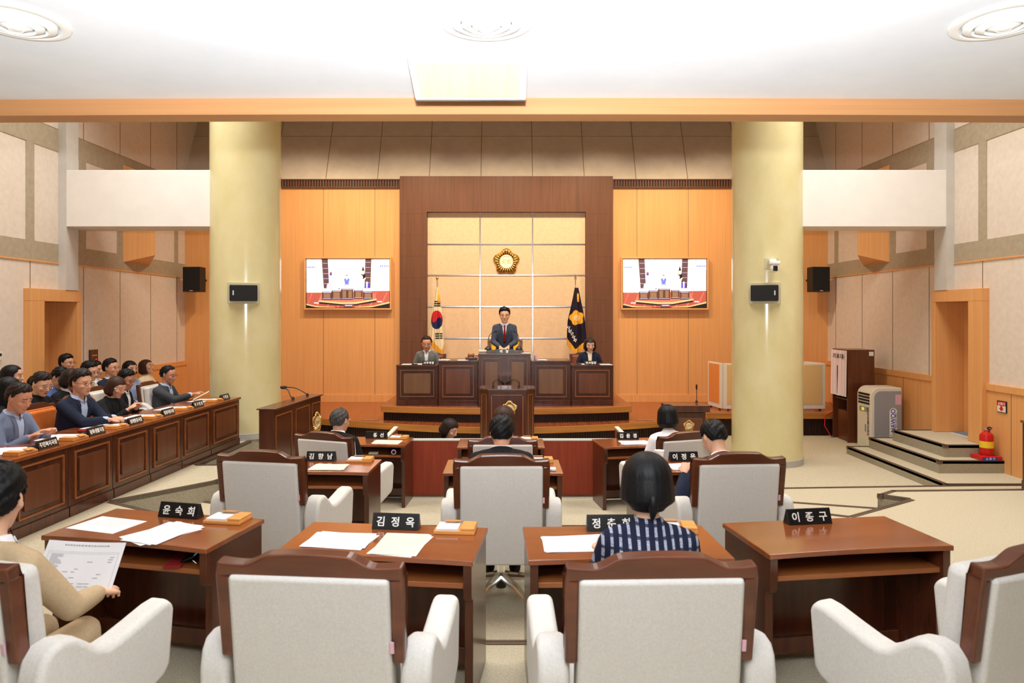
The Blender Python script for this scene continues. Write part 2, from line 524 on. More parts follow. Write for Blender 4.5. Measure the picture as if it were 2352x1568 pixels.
# side walls with a deep doorway each, panelled fields, bands, wainscot
DY0, DY1, DZ = 8.75, 9.42, 1.89
for s, nm in ((-1, 'left'), (1, 'right')):
    zb = LP if s < 0 else 0.10
    X = lambda a, b: tuple(sorted((s * a, s * b)))
    wl = MB()
    xa, xb = X(WX, WX + 0.14)
    wl.box(xa, xb, -3, DY0 - 0.03, -0.3, TOP)
    wl.box(xa, xb, DY1 + 0.03, 13.7, -0.3, TOP)
    wl.box(xa, xb, DY0 - 0.03, DY1 + 0.03, DZ + 0.03, TOP)
    wl.box(xa, xb, DY0 - 0.03, DY1 + 0.03, -0.3, zb - 0.004)
    # joints of the fabric panels
    xj = X(WX - 0.003, WX)
    for y in (7.6, 8.62, 9.71, 10.63, 11.54, 12.46):
        za = 2.42
        lo = 2.05 if y in (8.62,) else 0.86
        wl.box(*xj, y - 0.005, y + 0.005, lo, 2.40, 1)
        if y != 7.6 and y != 8.62:
            wl.box(*xj, y - 0.005, y + 0.005, 4.2, TOP, 1)
    wl.box(*xj, 7.0, WY, 4.195, 4.205, 1)
    struct(wl.build('wall_' + nm, [M['wall_panel'], M['seam']]))
    bd = MB()
    xj = X(WX - 0.008, WX)
    bd.box(*xj, 5.0, WY, 2.415, 2.66)
    bd.box(*xj, 5.0, WY, 3.9, 4.195)
    for ya, yb in ((7.45, 7.6), (8.54, 8.69), (9.6, 9.76), (10.54, 10.70), (11.45, 11.6), (12.36, 12.5)):
        bd.box(*xj, ya, yb, 2.66, 3.9)
    struct(bd.build('trim_%d' % slab.k, M['wall_band'])); slab.k += 1
    tl = MB().box(*X(WX - 0.014, WX), 5.0, WY, 2.395, 2.415)
    struct(tl.build('trim_%d' % slab.k, M['steel'] if False else M['orange_wood'])); slab.k += 1
    wc = MB()
    for ya, yb in ((-3, 8.5), (9.5, WY)):
        wc.box(*X(WX - 0.025, WX), ya, yb, -0.3, 0.78)
        wc.box(*X(WX - 0.04, WX), ya, yb, 0.78, 0.86)
        y = ya + 0.2
        for y in (7.2, 8.1, 10.3, 11.1, 11.9):
            if ya < y < yb:
                wc.box(*X(WX - 0.027, WX - 0.02), y - 0.004, y + 0.004, -0.2, 0.78, 1)
    struct(wc.build('baseboard_' + nm, [M['orange_wood'], M['seam']]))
    # doorway: casing and the door set back in it
    dr = empty('door_%d' % (1 if s < 0 else 2), (s * WX, (DY0 + DY1) / 2, zb))
    dr['kind'] = 'structure'
    fr = MB()
    def bx(mb, x0, x1, ya, yb, za, zc, mi=0):
        xs = sorted((s * x0, s * x1))
        mb.box(xs[0] - s * WX, xs[1] - s * WX, ya - (DY0 + DY1) / 2, yb - (DY0 + DY1) / 2, za - zb, zc - zb, mi)
    bx(fr, WX - 0.1, WX + 0.5, 8.5, DY0, zb, DZ)
    bx(fr, WX - 0.1, WX + 0.5, DY1, 9.5, zb, DZ)
    bx(fr, WX - 0.1, WX + 0.5, 8.5, 9.5, DZ, 2.05)
    fr.build('door_frame', M['orange_wood'], dr, 0.006)
    lf = MB()
    bx(lf, WX + 0.3, WX + 0.36, DY0, DY1, zb, DZ)
    bx(lf, WX + 0.285, WX + 0.3, DY0 + 0.1, DY0 + 0.11, zb + 0.1, DZ - 0.1)
    leaf = lf.build('door_leaf', M['orange_wood'], dr)
    cl = MB()
    bx(cl, WX + 0.22, WX + 0.3, DY0 + 0.06, DY0 + 0.26, DZ - 0.09, DZ - 0.04)
    bx(cl, WX + 0.12, WX + 0.26, DY0 + 0.2, DY0 + 0.225, DZ - 0.05, DZ - 0.03)
    cl.build('door_closer', M['grey_plastic'], dr, 0.004)
    hd = MB()
    bx(hd, WX + 0.25, WX + 0.3, DY0 + 0.06, DY0 + 0.08, 0.9, 1.05)
    hd.build('door_handle', M['steel'], dr, 0.004)
    # grey pier above the door, the white box beam and the column that carries it
    struct(MB().box(*X(WX - 0.11, WX), 9.16, 9.42, 2.05, TOP).build('wall_' + nm, M['pier']))
    bm_ = MB().box(*X(3.45, WX - 0.0), 9.165, 9.65, 2.90, 3.66)
    struct(bm_.build('beam', M['white_beam'], None, 0.006), 'white boxed beam between the %s-hand column and the wall' % nm, 'beam')
    cr = empty('column', (s * 3.59, 9.41, LP if s < 0 else L3))
    cz = cr.location.z
    MB().lathe([(0.463, 0), (0.463, TOP - cz)], 64).build('shaft', M['column'], cr)
    MB().lathe([(0.470, 0), (0.470, 0.085), (0.463, 0.09)], 64).build('base', M['column_base'], cr)
    cr['kind'] = 'structure'
    cr['label'] = 'glossy yellow marbled round column on the %s' % nm
    cr['category'] = 'column'
    # wedge-shaped wooden reflector boxes on the side walls
    ya, yb, yp = 10.7, 11.5, 11.05
    sc = MB()
    A = [(s * WX, ya, 2.54), (s * WX, yb, 2.54), (s * (WX - 0.33), yp, 2.68)]
    B = [(s * WX, ya, 4.07), (s * WX, yb, 4.07), (s * (WX - 0.33), yp, 3.93)]
    fs = [(0, 1, 2), (3, 5, 4), (0, 2, 5, 3), (2, 1, 4, 5), (1, 0, 3, 4)]
    o = sc.add(A + B, [f if s > 0 else f[::-1] for f in fs]).build('wall_sconce', M['orange_wood'])
    tag(o, 'tall wedge-shaped honey wood box on the %s wall under the white beam' % nm, 'wall sconce', 'wedge boxes on the side walls')

# ceilings: low one over the public end with its wooden edge, the high hall ceiling, the rear wall
lc = MB()
n = 24
edge = [(6.2 * (2 * i / n - 1), 3.28 + 0.05 * ((6.2 * (2 * i / n - 1)) / 2.45) ** 2 * 0.5) for i in range(n + 1)]
lc.prism([(-6.2, -3), (6.2, -3)] + edge[::-1], CEIL, CEIL + 0.2)
struct(lc.build('ceiling', M['ceiling']))
fa = MB()
fa.prism(edge + [(x, y + 0.12) for x, y in edge[::-1]], CEIL - 0.078, TOP)
struct(fa.build('trim_%d' % slab.k, M['fascia'])); slab.k += 1
struct(MB().box(-6.2, 6.2, 3.3, 13.8, TOP, TOP + 0.1).build('ceiling', M['ceiling']))
struct(MB().box(-6.2, 6.2, -3.1, -3, -0.4, 3.0).build('wall_rear', M['wall_panel']))
# ------------------------------------------------------------------ council chairs
XZ = Matrix.Rotation(PI / 2, 4, 'X')          # a prism drawn in x, y stands up in x, z (its z becomes -y)
YZ = Matrix(((0, 0, 1, 0), (1, 0, 0, 0), (0, 1, 0, 0), (0, 0, 0, 1)))   # drawn in x, y -> y, z ; its z becomes x

def crest(x):
    a = abs(x)
    if a < 0.115:
        return 1.0 - 0.004 * (a / 0.115) ** 2
    if a < 0.205:
        t = (a - 0.115) / 0.09
        return 0.996 - 0.034 * (3 * t * t - 2 * t ** 3)
    return 0.962 + 0.007 * ((a - 0.205) / 0.085) ** 2

def make_chair(fab, wood, star='chrome', arms=True, tagged=True):
    root = empty('council_chair')
    lean = Matrix.Translation((0, -0.20, 0.45)) @ Matrix.Rotation(R(7), 4, 'X') @ Matrix.Translation((0, 0.20, -0.45))
    xs = [-0.29 + 0.58 * i / 48 for i in range(49)]
    top = [(x, crest(x)) for x in xs]
    poly = [(-0.29, 0.66), (-0.252, 0.66), (-0.252, 0.925), (0.252, 0.925), (0.252, 0.66), (0.29, 0.66)] + top[::-1]
    # built as three prisms so that every face stays convex enough
    mb = MB()
    for a, b in zip(xs[:-1], xs[1:]):
        mb.prism([(a, 0.925), (b, 0.925), (b, crest(b)), (a, crest(a))], 0.185, 0.235, 0, lean @ XZ)
    for s in (-1, 1):
        xa, xb = sorted((s * 0.252, s * 0.29))
        mb.prism([(xa, 0.66), (xb, 0.66), (xb, 0.925), (xa, 0.925)], 0.185, 0.235, 0, lean @ XZ)
    me = mb.mesh('back_frame', wood)
    bm = bmesh.new(); bm.from_mesh(me)
    bmesh.ops.remove_doubles(bm, verts=bm.verts, dist=0.0008)
    # drop the inner walls between neighbouring slices
    seen = {}
    for f in bm.faces:
        seen.setdefault(tuple(round(c, 4) for c in f.calc_center_median()), []).append(f)
    bmesh.ops.delete(bm, geom=[f for fs in seen.values() if len(fs) > 1 for f in fs], context='FACES_ONLY')
    bmesh.ops.recalc_face_normals(bm, faces=bm.faces)
    bm.to_mesh(me); bm.free()
    fo = bpy.data.objects.new('back_frame', me); COL.objects.link(fo); fo.parent = root
    bv = fo.modifiers.new('bevel', 'BEVEL'); bv.width = 0.007; bv.segments = 2; bv.limit_method = 'ANGLE'; bv.angle_limit = R(50)
    MB().box(-0.252, 0.252, -0.248, -0.165, 0.30, 0.932, 0, lean).build('back_panel', fab, root, 0.016, 3)
    MB().box(-0.245, 0.245, -0.165, -0.075, 0.40, 0.915, 0, lean).build('back_cushion', fab, root, 0.035, 4)
    MB().box(-0.268, 0.268, -0.16, 0.30, 0.32, 0.43).build('seat', fab, root, 0.04, 4)
    if tagged:
        MB().box(0.250, 0.262, -0.246, -0.241, 0.70, 0.735, 0, lean).build('fabric_tag', M['pink'], root)
    if arms:
        pr = [(-0.25, 0.34), (-0.26, 0.60), (-0.245, 0.665), (-0.215, 0.697), (-0.17, 0.703), (-0.12, 0.69), (-0.075, 0.655), (-0.03, 0.617), (0.01, 0.603), (0.06, 0.607),
              (0.14, 0.622), (0.24, 0.643), (0.285, 0.645), (0.31, 0.63), (0.32, 0.60), (0.30, 0.40), (0.27, 0.365), (0.10, 0.31), (-0.15, 0.30)]
        for s in (-1, 1):
            xa, xb = sorted((s * 0.272, s * 0.372))
            MB().prism(pr, xa, xb, 0, YZ).build('armrest', fab, root, 0.028, 4, 60)
    mb = MB()
    mb.lathe([(0.05, 0.17), (0.028, 0.18), (0.028, 0.30), (0.11, 0.305), (0.11, 0.33)], 20, 0)
    for k in range(5):
        a = 2 * PI * k / 5 + PI / 2
        c, s_ = math.cos(a), math.sin(a)
        mb.tube([(0.03 * c, 0.03 * s_, 0.15), (0.16 * c, 0.16 * s_, 0.125), (0.30 * c, 0.30 * s_, 0.065)], [0.028, 0.022, 0.015], 10, 0)
    mb.lathe([(0.034, 0.08), (0.034, 0.17), (0.02, 0.18)], 16, 1)
    mb.build('star_base', [M[star], M['black']], root)
    for k in range(5):
        a = 2 * PI * k / 5 + PI / 2
        c, s_ = math.cos(a), math.sin(a)
        T = Matrix.Translation((0.30 * c, 0.30 * s_, 0.027)) @ Matrix.Rotation(a, 4, 'Z') @ Matrix.Rotation(PI / 2, 4, 'X')
        MB().lathe([(0.018, -0.018), (0.027, -0.014), (0.027, 0.014), (0.018, 0.018)], 16, 0, T).build('caster', M['black'], root)
    return root

chair_white = make_chair(M['fabric'], M['chair_wood'])
chairs_used = [False]
CH = {}
def chair(key, x, y, rz, z, label, src=None, group='white council chairs at the members desks'):
    if src is None:
        if not chairs_used[0]:
            o = chair_white; chairs_used[0] = True
        else:
            o = copy_tree(chair_white)
    else:
        o = src
    o.location = (x, y, z)
    o.rotation_euler = (0, 0, R(rz))
    tag(o, label, 'chair', group)
    CH[key] = o
    return o

chair('C2', -0.577, 2.365, -5, L1, 'empty white fabric chair with wooden crest, nearest row, left of the centre aisle')
chair('C3', 0.460, 2.35, 2, L1, 'white chair with the woman in striped tweed jacket sitting in it')
chair('C1', -1.70, 2.39, -14, L1, 'white chair cut by the left picture edge, carrying the person in beige')
chair('C4', 1.603, 2.42, 20, L1, 'empty white armchair turned sideways beside the bare desk on the right')
chair('G1', -1.485, 4.53, -10, L2, 'empty white chair of the middle row, left of the aisle')
chair('G2', -0.034, 4.42, 1, L2, 'white chair of the middle row holding the man in black suit on the aisle axis')
chair('G3', 1.41, 4.47, 4, L2, 'white chair with the leaning man in navy suit and white collar')
chair('H1', -1.5, 6.2, -20, L3, 'white chair of the front row with the grey-haired man, nearest the left lectern')
chair('H2', -0.03, 6.02, 0, L3, 'white chair of the front row holding the brown-haired woman before the podium')
chair('H3', 1.5, 6.22, 18, L3, 'white chair of the front row with the black bob haired woman')

# ------------------------------------------------------------------ members' desks
def make_desk():
    root = empty('council_desk')
    W, D, H = 0.45, 0.47, 0.66
    # slightly bowed top
    n = 16
    near = [(-W + 2 * W * i / n, -0.0 + 0.018 * (1 - (2 * i / n - 1) ** 2) * 1.0) for i in range(n + 1)]
    MB().prism(near + [(W, D), (-W, D)], H - 0.024, H).build('desk_top', M['walnut_top'], root, 0.004)
    prof = [(0.012, H - 0.024), (0.012, 0.50), (0.02, 0.485), (0.045, 0.478), (0.055, 0.46), (0.055, 0.0), (D - 0.012, 0.0), (D - 0.012, H - 0.024)]
    for s in (-1, 1):
        xa, xb = sorted((s * (W - 0.045), s * (W - 0.008)))
        MB().prism(prof, xa, xb, 0, YZ).build('side_panel', M['walnut'], root, 0.003)
    MB().box(-W + 0.045, W - 0.045, D - 0.06, D - 0.035, 0.02, H - 0.024).build('modesty_panel', M['walnut'], root)
    MB().box(-W + 0.045, W - 0.045, 0.03, D - 0.06, 0.528, 0.552).build('shelf', M['walnut_edge'], root, 0.003)
    MB().box(-W + 0.045, W - 0.045, 0.30, 0.325, 0.06, 0.14).build('foot_rail', M['walnut'], root, 0.003)
    return root
desk0 = make_desk()
DK = {}
dused = [False]
def desk(key, x, y, rz, z, label):
    o = desk0 if not dused[0] else copy_tree(desk0)
    dused[0] = True
    o.location = (x, y, z)
    o.rotation_euler = (0, 0, R(rz))
    tag(o, label, 'desk', 'wooden members desks in three rows')
    DK[key] = Matrix.Translation((x, y, z)) @ Matrix.Rotation(R(rz), 4, 'Z')
    return o
desk('D1', -1.795, 3.18, -12.4, L1, 'wooden desk at the lower left with a phone on its shelf')
desk('D2', -0.591, 2.98, -6.4, L1, 'wooden desk with white and pale green papers before the empty nearest chair')
desk('D3', 0.545, 2.955, 1.7, L1, 'wooden desk in front of the woman in striped tweed')
desk('D4', 1.608, 3.07, 7.7, L1, 'bare glossy wooden desk carrying only a nameplate, lower right')
desk('E1', -1.48, 5.11, -2, L2, 'middle row wooden desk with a pale green booklet, before the empty chair')
desk('E2', -0.025, 5.083, 0, L2, 'wooden desk before the man in black suit, middle row')
desk('E3', 1.44, 5.10, 3, L2, 'middle row wooden desk with a paper cup on it')
desk('F1', -1.5, 7.09, -4, L3, 'wooden desk with dark bottle on its shelf, beside the red screen on the left')
desk('F2', -0.055, 6.98, 0, L3, 'wooden desk right before the red wooden screen and podium')
desk('F3', 1.44, 7.03, 8, L3, 'front row wooden desk beside the right end of the red screen')

# ------------------------------------------------------------------ panelled counter units (dais and official rows)
def counter(name, w, h, d, front=1, plinth=0.085, top_over=0.012, mats=('walnut', 'walnut_panel', 'walnut_top')):
    """origin at the middle of the front face on the floor, front towards -y"""
    root = empty(name)
    MB().box(-w / 2, w / 2, 0.012, 0.05, plinth, h - 0.028).build('front_panel', M[mats[0]], root, 0.003)
    for s_ in (-1, 1):
        xa_, xb_ = sorted((s_ * (w / 2 - 0.03), s_ * w / 2))
        MB().box(xa_, xb_, 0.05, d, 0, h - 0.028).build('side_panel', M[mats[0]], root, 0.003)
    MB().box(-w / 2 + 0.002, w / 2 - 0.002, 0.0, 0.05, 0, plinth).build('plinth', M[mats[0]], root, 0.004)
    MB().box(-w / 2, w / 2, -top_over, d + 0.01, h - 0.028, h).build('counter_top', M[mats[2]], root, 0.005)
    pw = w / front
    for i in range(front):
        cx = -w / 2 + pw * (i + 0.5)
        a, b = cx - pw / 2 + 0.06 * min(1, pw / 0.5), cx + pw / 2 - 0.06 * min(1, pw / 0.5)
        z0, z1 = plinth + 0.045, h - 0.075
        t = 0.014
        mb = MB()
        mb.box(a, b, -0.004, 0.014, z0, z0 + t).box(a, b, -0.004, 0.014, z1 - t, z1)
        mb.box(a, a + t, -0.004, 0.014, z0 + t, z1 - t).box(b - t, b, -0.004, 0.014, z0 + t, z1 - t)
        mb.build('panel_moulding', M['walnut_edge'] if mats[1] != 'walnut_light' else M['walnut_light'], root, 0.003)
        k = 0.055
        r = 0.02
        x0, x1, y0, y1 = a + k, b - k, z0 + k, z1 - k
        poly = []
        for (qx, qy, a0) in ((x1 - r, y1 - r, 0), (x0 + r, y1 - r, 90), (x0 + r, y0 + r, 180), (x1 - r, y0 + r, 270)):
            for j in range(5):
                an = R(a0 + 90 * j / 4)
                poly.append((qx + r * math.cos(an), qy + r * math.sin(an)))
        MB().prism(poly, -0.014, 0.002, 0, XZ).build('field_panel', M[mats[1]], root, 0.003)
    return root

def px2x(px, d):
    return (px - VPX) * d / FPX

GD = 'panelled desks along the dais'
lab = {0: 'low left end desk of the dais, before the man in grey jacket', 1: 'panelled desk between the gavel desk end and the tall centre, with gavel on it',
       2: 'tallest centre desk of the dais, with two panels', 3: 'panelled desk with the cup, right of the tall centre desk', 4: 'low right end desk of the dais, before the woman in navy'}
lab[1] = 'dais desk carrying the gavel, left of the tall centre desk'
DAISD = {}
for i, (pa, pb, zt, d) in enumerate(((910, 1006, 0.943, 10.5), (1007, 1097.5, 1.012, 10.46), (1098.5, 1219, 1.126, 10.36), (1220, 1311, 1.012, 10.46), (1312, 1409, 0.943, 10.5))):
    xa, xb = px2x(pa, d), px2x(pb, d)
    o = counter('dais_desk', xb - xa, zt - DAIS, 0.55, 2 if i == 2 else 1, mats=('walnut', 'walnut_light' if i in (0, 2, 3) else 'walnut_panel', 'walnut'))
    o.location = ((xa + xb) / 2, d, DAIS)
    tag(o, lab[i], 'desk', GD)
    DAISD[i] = ((xa + xb) / 2, d, zt, xb - xa)

# officials' desks along the left, six and a cut one, end to end
ofs = [8.75, 7.98, 7.33, 6.74, 6.16, 5.58, 4.97, 4.35]
def ofx(y):
    return -3.41 - (8.75 - y) * 0.05
names6 = ['구청장', '부구청장', '행정지원국장', '경제환경국장', '문화생활국장', '주민복지국장', '']
OFF = []
for i in range(7):
    ya, yb = ofs[i], ofs[i + 1]
    ym = (ya + yb) / 2
    o = counter('official_desk', ya - yb - 0.006, 0.605, 0.5)
    o.location = (ofx(ym), ym, LP)
    o.rotation_euler = (0, 0, PI / 2 - math.atan(0.05))
    tag(o, ('panelled official desk with the nameplate %s' % names6[i]) if i < 6 else 'panelled official desk cut off by the left picture edge', 'desk', 'officials desks along the left side')
    OFF.append(Matrix.Translation(o.location) @ Matrix.Rotation(PI / 2 - math.atan(0.05), 4, 'Z'))
o = counter('official_desk', 1.5, 0.68, 0.5)
o.location = (5.09, 6.0, L1); o.rotation_euler = (0, 0, -PI / 2)
tag(o, 'end of a panelled desk at the right picture edge, near the fire extinguisher', 'desk')

# ------------------------------------------------------------------ council emblem: five-lobed golden blossom round a disc with two syllables
def emblem_mb(r, relief=0.075, n=300, m=16):
    """in the x, z plane facing -y"""
    mb = MB()
    rings = []
    for j in range(m + 1):
        t = j / m
        ring = []
        for i in range(n):
            a = 2 * PI * i / n
            lobe = math.cos(2.5 * (a - PI / 2)) ** 2
            ro = r * (0.80 + 0.20 * lobe ** 0.8 + 0.022 * abs(math.cos(12.5 * (a - PI / 2))))
            rr = 0.5 * r + (ro - 0.5 * r) * t
            ridge = abs(math.cos(12.5 * (a - PI / 2)))
            h = relief * r * 2 * (math.sin(PI * min(1, 0.12 + 0.88 * t)) ** 0.6) * (0.15 + 0.85 * ridge ** 0.7) if t < 1 else 0
            ring.append((rr * math.cos(a), -h, rr * math.sin(a)))
        rings.append(ring)
    return mb.loft(rings[::-1], 0, True, False)
def emblem(name, r, T, label, flat=False, cat='emblem', parent=None):
    root = empty(name)
    root.matrix_world = T
    if parent is not None:
        root.parent = parent
    emblem_mb(r).build('blossom', M['gold'], root, sharp=80)
    MB().lathe([(0.52 * r, 0.0), (0.52 * r, 0.10 * r), (0.46 * r, 0.12 * r), (0.46 * r, 0.07 * r), (0.001, 0.07 * r)], 48, 0, XZ, False).build('disc', M['gold_pale'], root)
    lettering('의회', 0.42 * r, M['gold'], root, Matrix.Translation((0, -0.075 * r, 0)), 0.0, 0.02 * r)
    if label:
        tag(root, label, cat)
    return root
emblem('council_emblem', 0.25, Matrix.Translation(((1163 - VPX) * 12.7 / FPX, WY - 0.045, 1.72 + 121 * 12.7 / FPX)), 'large golden blossom emblem with the word 의회 on the cream wall inset')

# ------------------------------------------------------------------ lecterns
def podium():
    root = empty('podium', (px2x(1165, 9.1), 9.1, L3))
    H = 1.02
    poly = [(-0.37, 0.14), (-0.255, 0.0), (0.255, 0.0), (0.37, 0.14), (0.37, 0.5), (-0.37, 0.5)]
    MB().prism([(x * 0.985, y + 0.01) for x, y in poly], 0, H - 0.03).build('body', M['walnut'], root, 0.003)
    MB().prism([(x * 1.02, y - 0.012) for x, y in poly], H - 0.03, H).build('top', M['walnut'], root, 0.005)
    MB().prism([(x * 1.005, y - 0.004) for x, y in poly], 0, 0.09).build('plinth', M['walnut'], root, 0.003)
    mb = MB()
    def frame(T, a, b, z0, z1, t=0.012):
        mb.box(a, b, -0.006, 0.02, z0, z0 + t, 0, T).box(a, b, -0.006, 0.02, z1 - t, z1, 0, T)
        mb.box(a, a + t, -0.006, 0.02, z0, z1, 0, T).box(b - t, b, -0.006, 0.02, z0, z1, 0, T)
    frame(Matrix.Translation((0, 0.01, 0)), -0.215, 0.215, 0.14, H - 0.075)
    for s in (-1, 1):
        T = Matrix.Translation((s * 0.308, 0.08, 0)) @ Matrix.Rotation(s * math.atan2(0.14, 0.115), 4, 'Z')
        frame(T, -0.055, 0.055, 0.14, H - 0.075)
    mb.build('panel_moulding', M['walnut_edge'], root)
    emblem('emblem', 0.105, Matrix.Translation((0.03, 0.006, 0.76)), None, parent=root)
    return tag(root, 'central wooden podium with gold emblem below the dais', 'podium')
pod = podium()

def gooseneck(name, base, pts, label, rad=0.006, parent_base=True, head=0.016, stand=False):
    root = empty(name, base)
    b = Vector(base)
    loc = [Vector(p) - b for p in pts]
    # smooth the neck
    def cr(p, k=6):
        out = []
        for i in range(len(p) - 1):
            p0, p1, p2, p3 = p[max(i - 1, 0)], p[i], p[i + 1], p[min(i + 2, len(p) - 1)]
            for j in range(k):
                t = j / k
                out.append(0.5 * ((2 * p1) + (p2 - p0) * t + (2 * p0 - 5 * p1 + 4 * p2 - p3) * t * t + (3 * p1 - p0 - 3 * p2 + p3) * t ** 3))
        return out + [p[-1]]
    c = cr(loc)
    MB().tube(c, rad, 8).build('neck', M['black'], root)
    d = (c[-1] - c[-3]).normalized()
    MB().tube([c[-1] - d * 0.01, c[-1] + d * 0.012, c[-1] + d * 0.045, c[-1] + d * 0.055], [head * 0.6, head, head, head * 0.6], 12).build('capsule', M['black_mesh'], root)
    if stand:
        MB().lathe([(0.055, 0), (0.055, 0.015), (0.03, 0.04), (0.012, 0.06)], 20).build('stand', M['black'], root)
    else:
        MB().lathe([(0.016, 0), (0.016, 0.012), (0.009, 0.03)], 14).build('stand', M['black'], root)
    return tag(root, label, 'microphone')
pz = L3 + 1.02
for px, hx, who in ((1133, 1151, 'left'), (1192, 1170, 'right')):
    b = Vector((px2x(px, 9.35), 9.35, pz))
    gooseneck('gooseneck_microphone', b, [b, b + Vector((0, 0, 0.07)), b + Vector((px2x(VPX + (hx - px) * 0.5, 9.35), 0.02, 0.105)), at(hx, 876, 9.38)],
              'thin black gooseneck microphone on the %s of the central podium' % who)

# lectern on the left, turned towards the middle
lec = empty('side_lectern', (0, 0, L3))
lp = [(-2.39, 7.0), (-2.335, 7.5), (-2.29, 8.0), (-2.245, 8.26), (-2.40, 8.30), (-2.545, 7.02)]
MB().prism(lp, 0.0, 1.045).build('body', M['walnut'], lec, 0.004)
MB().prism([(-2.36, 7.0), (-2.305, 7.5), (-2.26, 8.0), (-2.22, 8.27), (-2.42, 8.32), (-2.565, 7.0)], 1.035, 1.05).build('top', M['walnut'], lec, 0.004)
mb = MB()
for (a, b) in ((lp[0], lp[1]), (lp[1], lp[2]), (lp[2], lp[3])):
    a, b = Vector(a), Vector(b)
    u = (b - a).normalized()
    T = Matrix.Translation((a.x, a.y, 0)) @ Matrix.Rotation(math.atan2(u.y, u.x), 4, 'Z')
    L = (b - a).length
    x0, x1, z0, z1, t = 0.05, L - 0.05, 0.14, 0.97, 0.012
    if L < 0.3:
        x0, x1 = 0.02, L - 0.02
    mb.box(x0, x1, -0.006, 0.01, z0, z0 + t, 0, T).box(x0, x1, -0.006, 0.01, z1 - t, z1, 0, T)
    mb.box(x0, x0 + t, -0.006, 0.01, z0, z1, 0, T).box(x1 - t, x1, -0.006, 0.01, z0, z1, 0, T)
mb.build('panel_moulding', M['walnut_edge'], lec)
a, b = Vector(lp[2]), Vector(lp[3])
u = (b - a).normalized()
c = (a + b) / 2
emblem('emblem', 0.125, Matrix.Translation((c.x + 0.012, c.y, 0.735)) @ Matrix.Rotation(math.atan2(u.y, u.x), 4, 'Z'), None, parent=lec)
tag(lec, 'wooden lectern with gold emblem seen from the side, before the left column', 'lectern')
for (bx_, by_), (hx, hy), wh in (((-2.42, 7.75), (652, 891), 'nearer'), ((-2.36, 8.1), (657, 889), 'farther')):
    b = Vector((bx_, by_, L3 + 1.051))
    h = at(hx, hy, by_ + 0.1)
    mid = b.lerp(h, 0.55) + Vector((0, 0, 0.035))
    gooseneck('gooseneck_microphone', b, [b, b + Vector((-0.03, 0, 0.035)), mid, h], '%s of the two long black microphones bending off the left lectern' % wh)

# small lectern on the right
sl = empty('side_lectern', (px2x(1583, 8.0), 8.0, L3))
MB().box(-0.2, 0.2, 0.02, 0.36, 0, 0.86).build('body', M['walnut'], sl, 0.004)
MB().add([(-0.24, -0.02, 0.87), (0.24, -0.02, 0.87), (0.24, 0.4, 0.87), (-0.24, 0.4, 0.87), (-0.24, -0.02, 0.95), (0.24, -0.02, 0.95), (0.24, 0.4, 0.93), (-0.24, 0.4, 0.93)],
         [(0, 3, 2, 1), (4, 5, 6, 7), (0, 1, 5, 4), (1, 2, 6, 5), (2, 3, 7, 6), (3, 0, 4, 7)]).build('top', M['walnut'], sl, 0.004)
MB().box(-0.16, 0.16, 0.012, 0.02, 0.1, 0.8).build('field_panel', M['walnut_panel'], sl, 0.003)
emblem('emblem', 0.068, Matrix.Translation((0.0, 0.01, 0.71)), None, parent=sl)
tag(sl, 'small wooden lectern with gold emblem behind the black bob haired woman', 'lectern')
b = Vector((px2x(1600, 8.3), 8.3, L3 + 0.94))
gooseneck('gooseneck_microphone', b, [b, b + Vector((0, 0, 0.08)), b + Vector((0, 0, 0.17))], 'upright thin microphone on the small right-hand lectern', 0.004, head=0.011)

# ------------------------------------------------------------------ stenographers' red screen
scn = empty('screen_wall', (0, 0, L3))
MB().box(-1.38, 1.38, 7.56, 7.60, 0.0, 0.615).build('front_panel', M['red_wood'], scn)
for s in (-1, 1):
    xa, xb = sorted((s * 1.34, s * 1.38))
    MB().box(xa, xb, 7.60, 8.42, 0.0, 0.615).build('side_panel', M['red_wood'], scn)
mb = MB().box(-1.385, 1.385, 7.555, 7.605, 0.615, 0.636)
for s in (-1, 1):
    xa, xb = sorted((s * 1.335, s * 1.385))
    mb.box(xa, xb, 7.605, 8.425, 0.615, 0.636)
mb.build('cap', M['beige_plastic'], scn, 0.003)
MB().box(-1.38, 1.38, 7.553, 7.56, 0.0, 0.02).build('base_strip', M['nosing'], scn)
tag(scn, 'low red wooden screen with cream cap in front of the podium', 'partition')
# ------------------------------------------------------------------ people
from mathutils.bvhtree import BVHTree

def skin_material():
    m, nt, b = _new('skin')
    a = nt.nodes.new('ShaderNodeVertexColor')
    a.layer_name = 'tone'
    nt.links.new(a.outputs['Color'], b.inputs['Base Color'])
    b.inputs['Roughness'].default_value = 0.48
    b.inputs['Specular IOR Level'].default_value = 0.35
    b.inputs['Subsurface Weight'].default_value = 0.06
    b.inputs['Subsurface Radius'].default_value = (0.012, 0.004, 0.002)
    return m
SKIN = skin_material()

def cloth(name, c1, c2=None, scale=90, rough=0.9):
    c2 = c2 or tuple(min(255, v + 10) for v in c1)
    return noisy(name, c1, c2, (scale, scale, scale), rough, 0.12, 14, spec=0.15)

def hairmat(name, c1, c2, rough=0.38):
    return noisy(name, c1, c2, (90, 90, 7), 0.46, 0.3, None, spec=0.2)

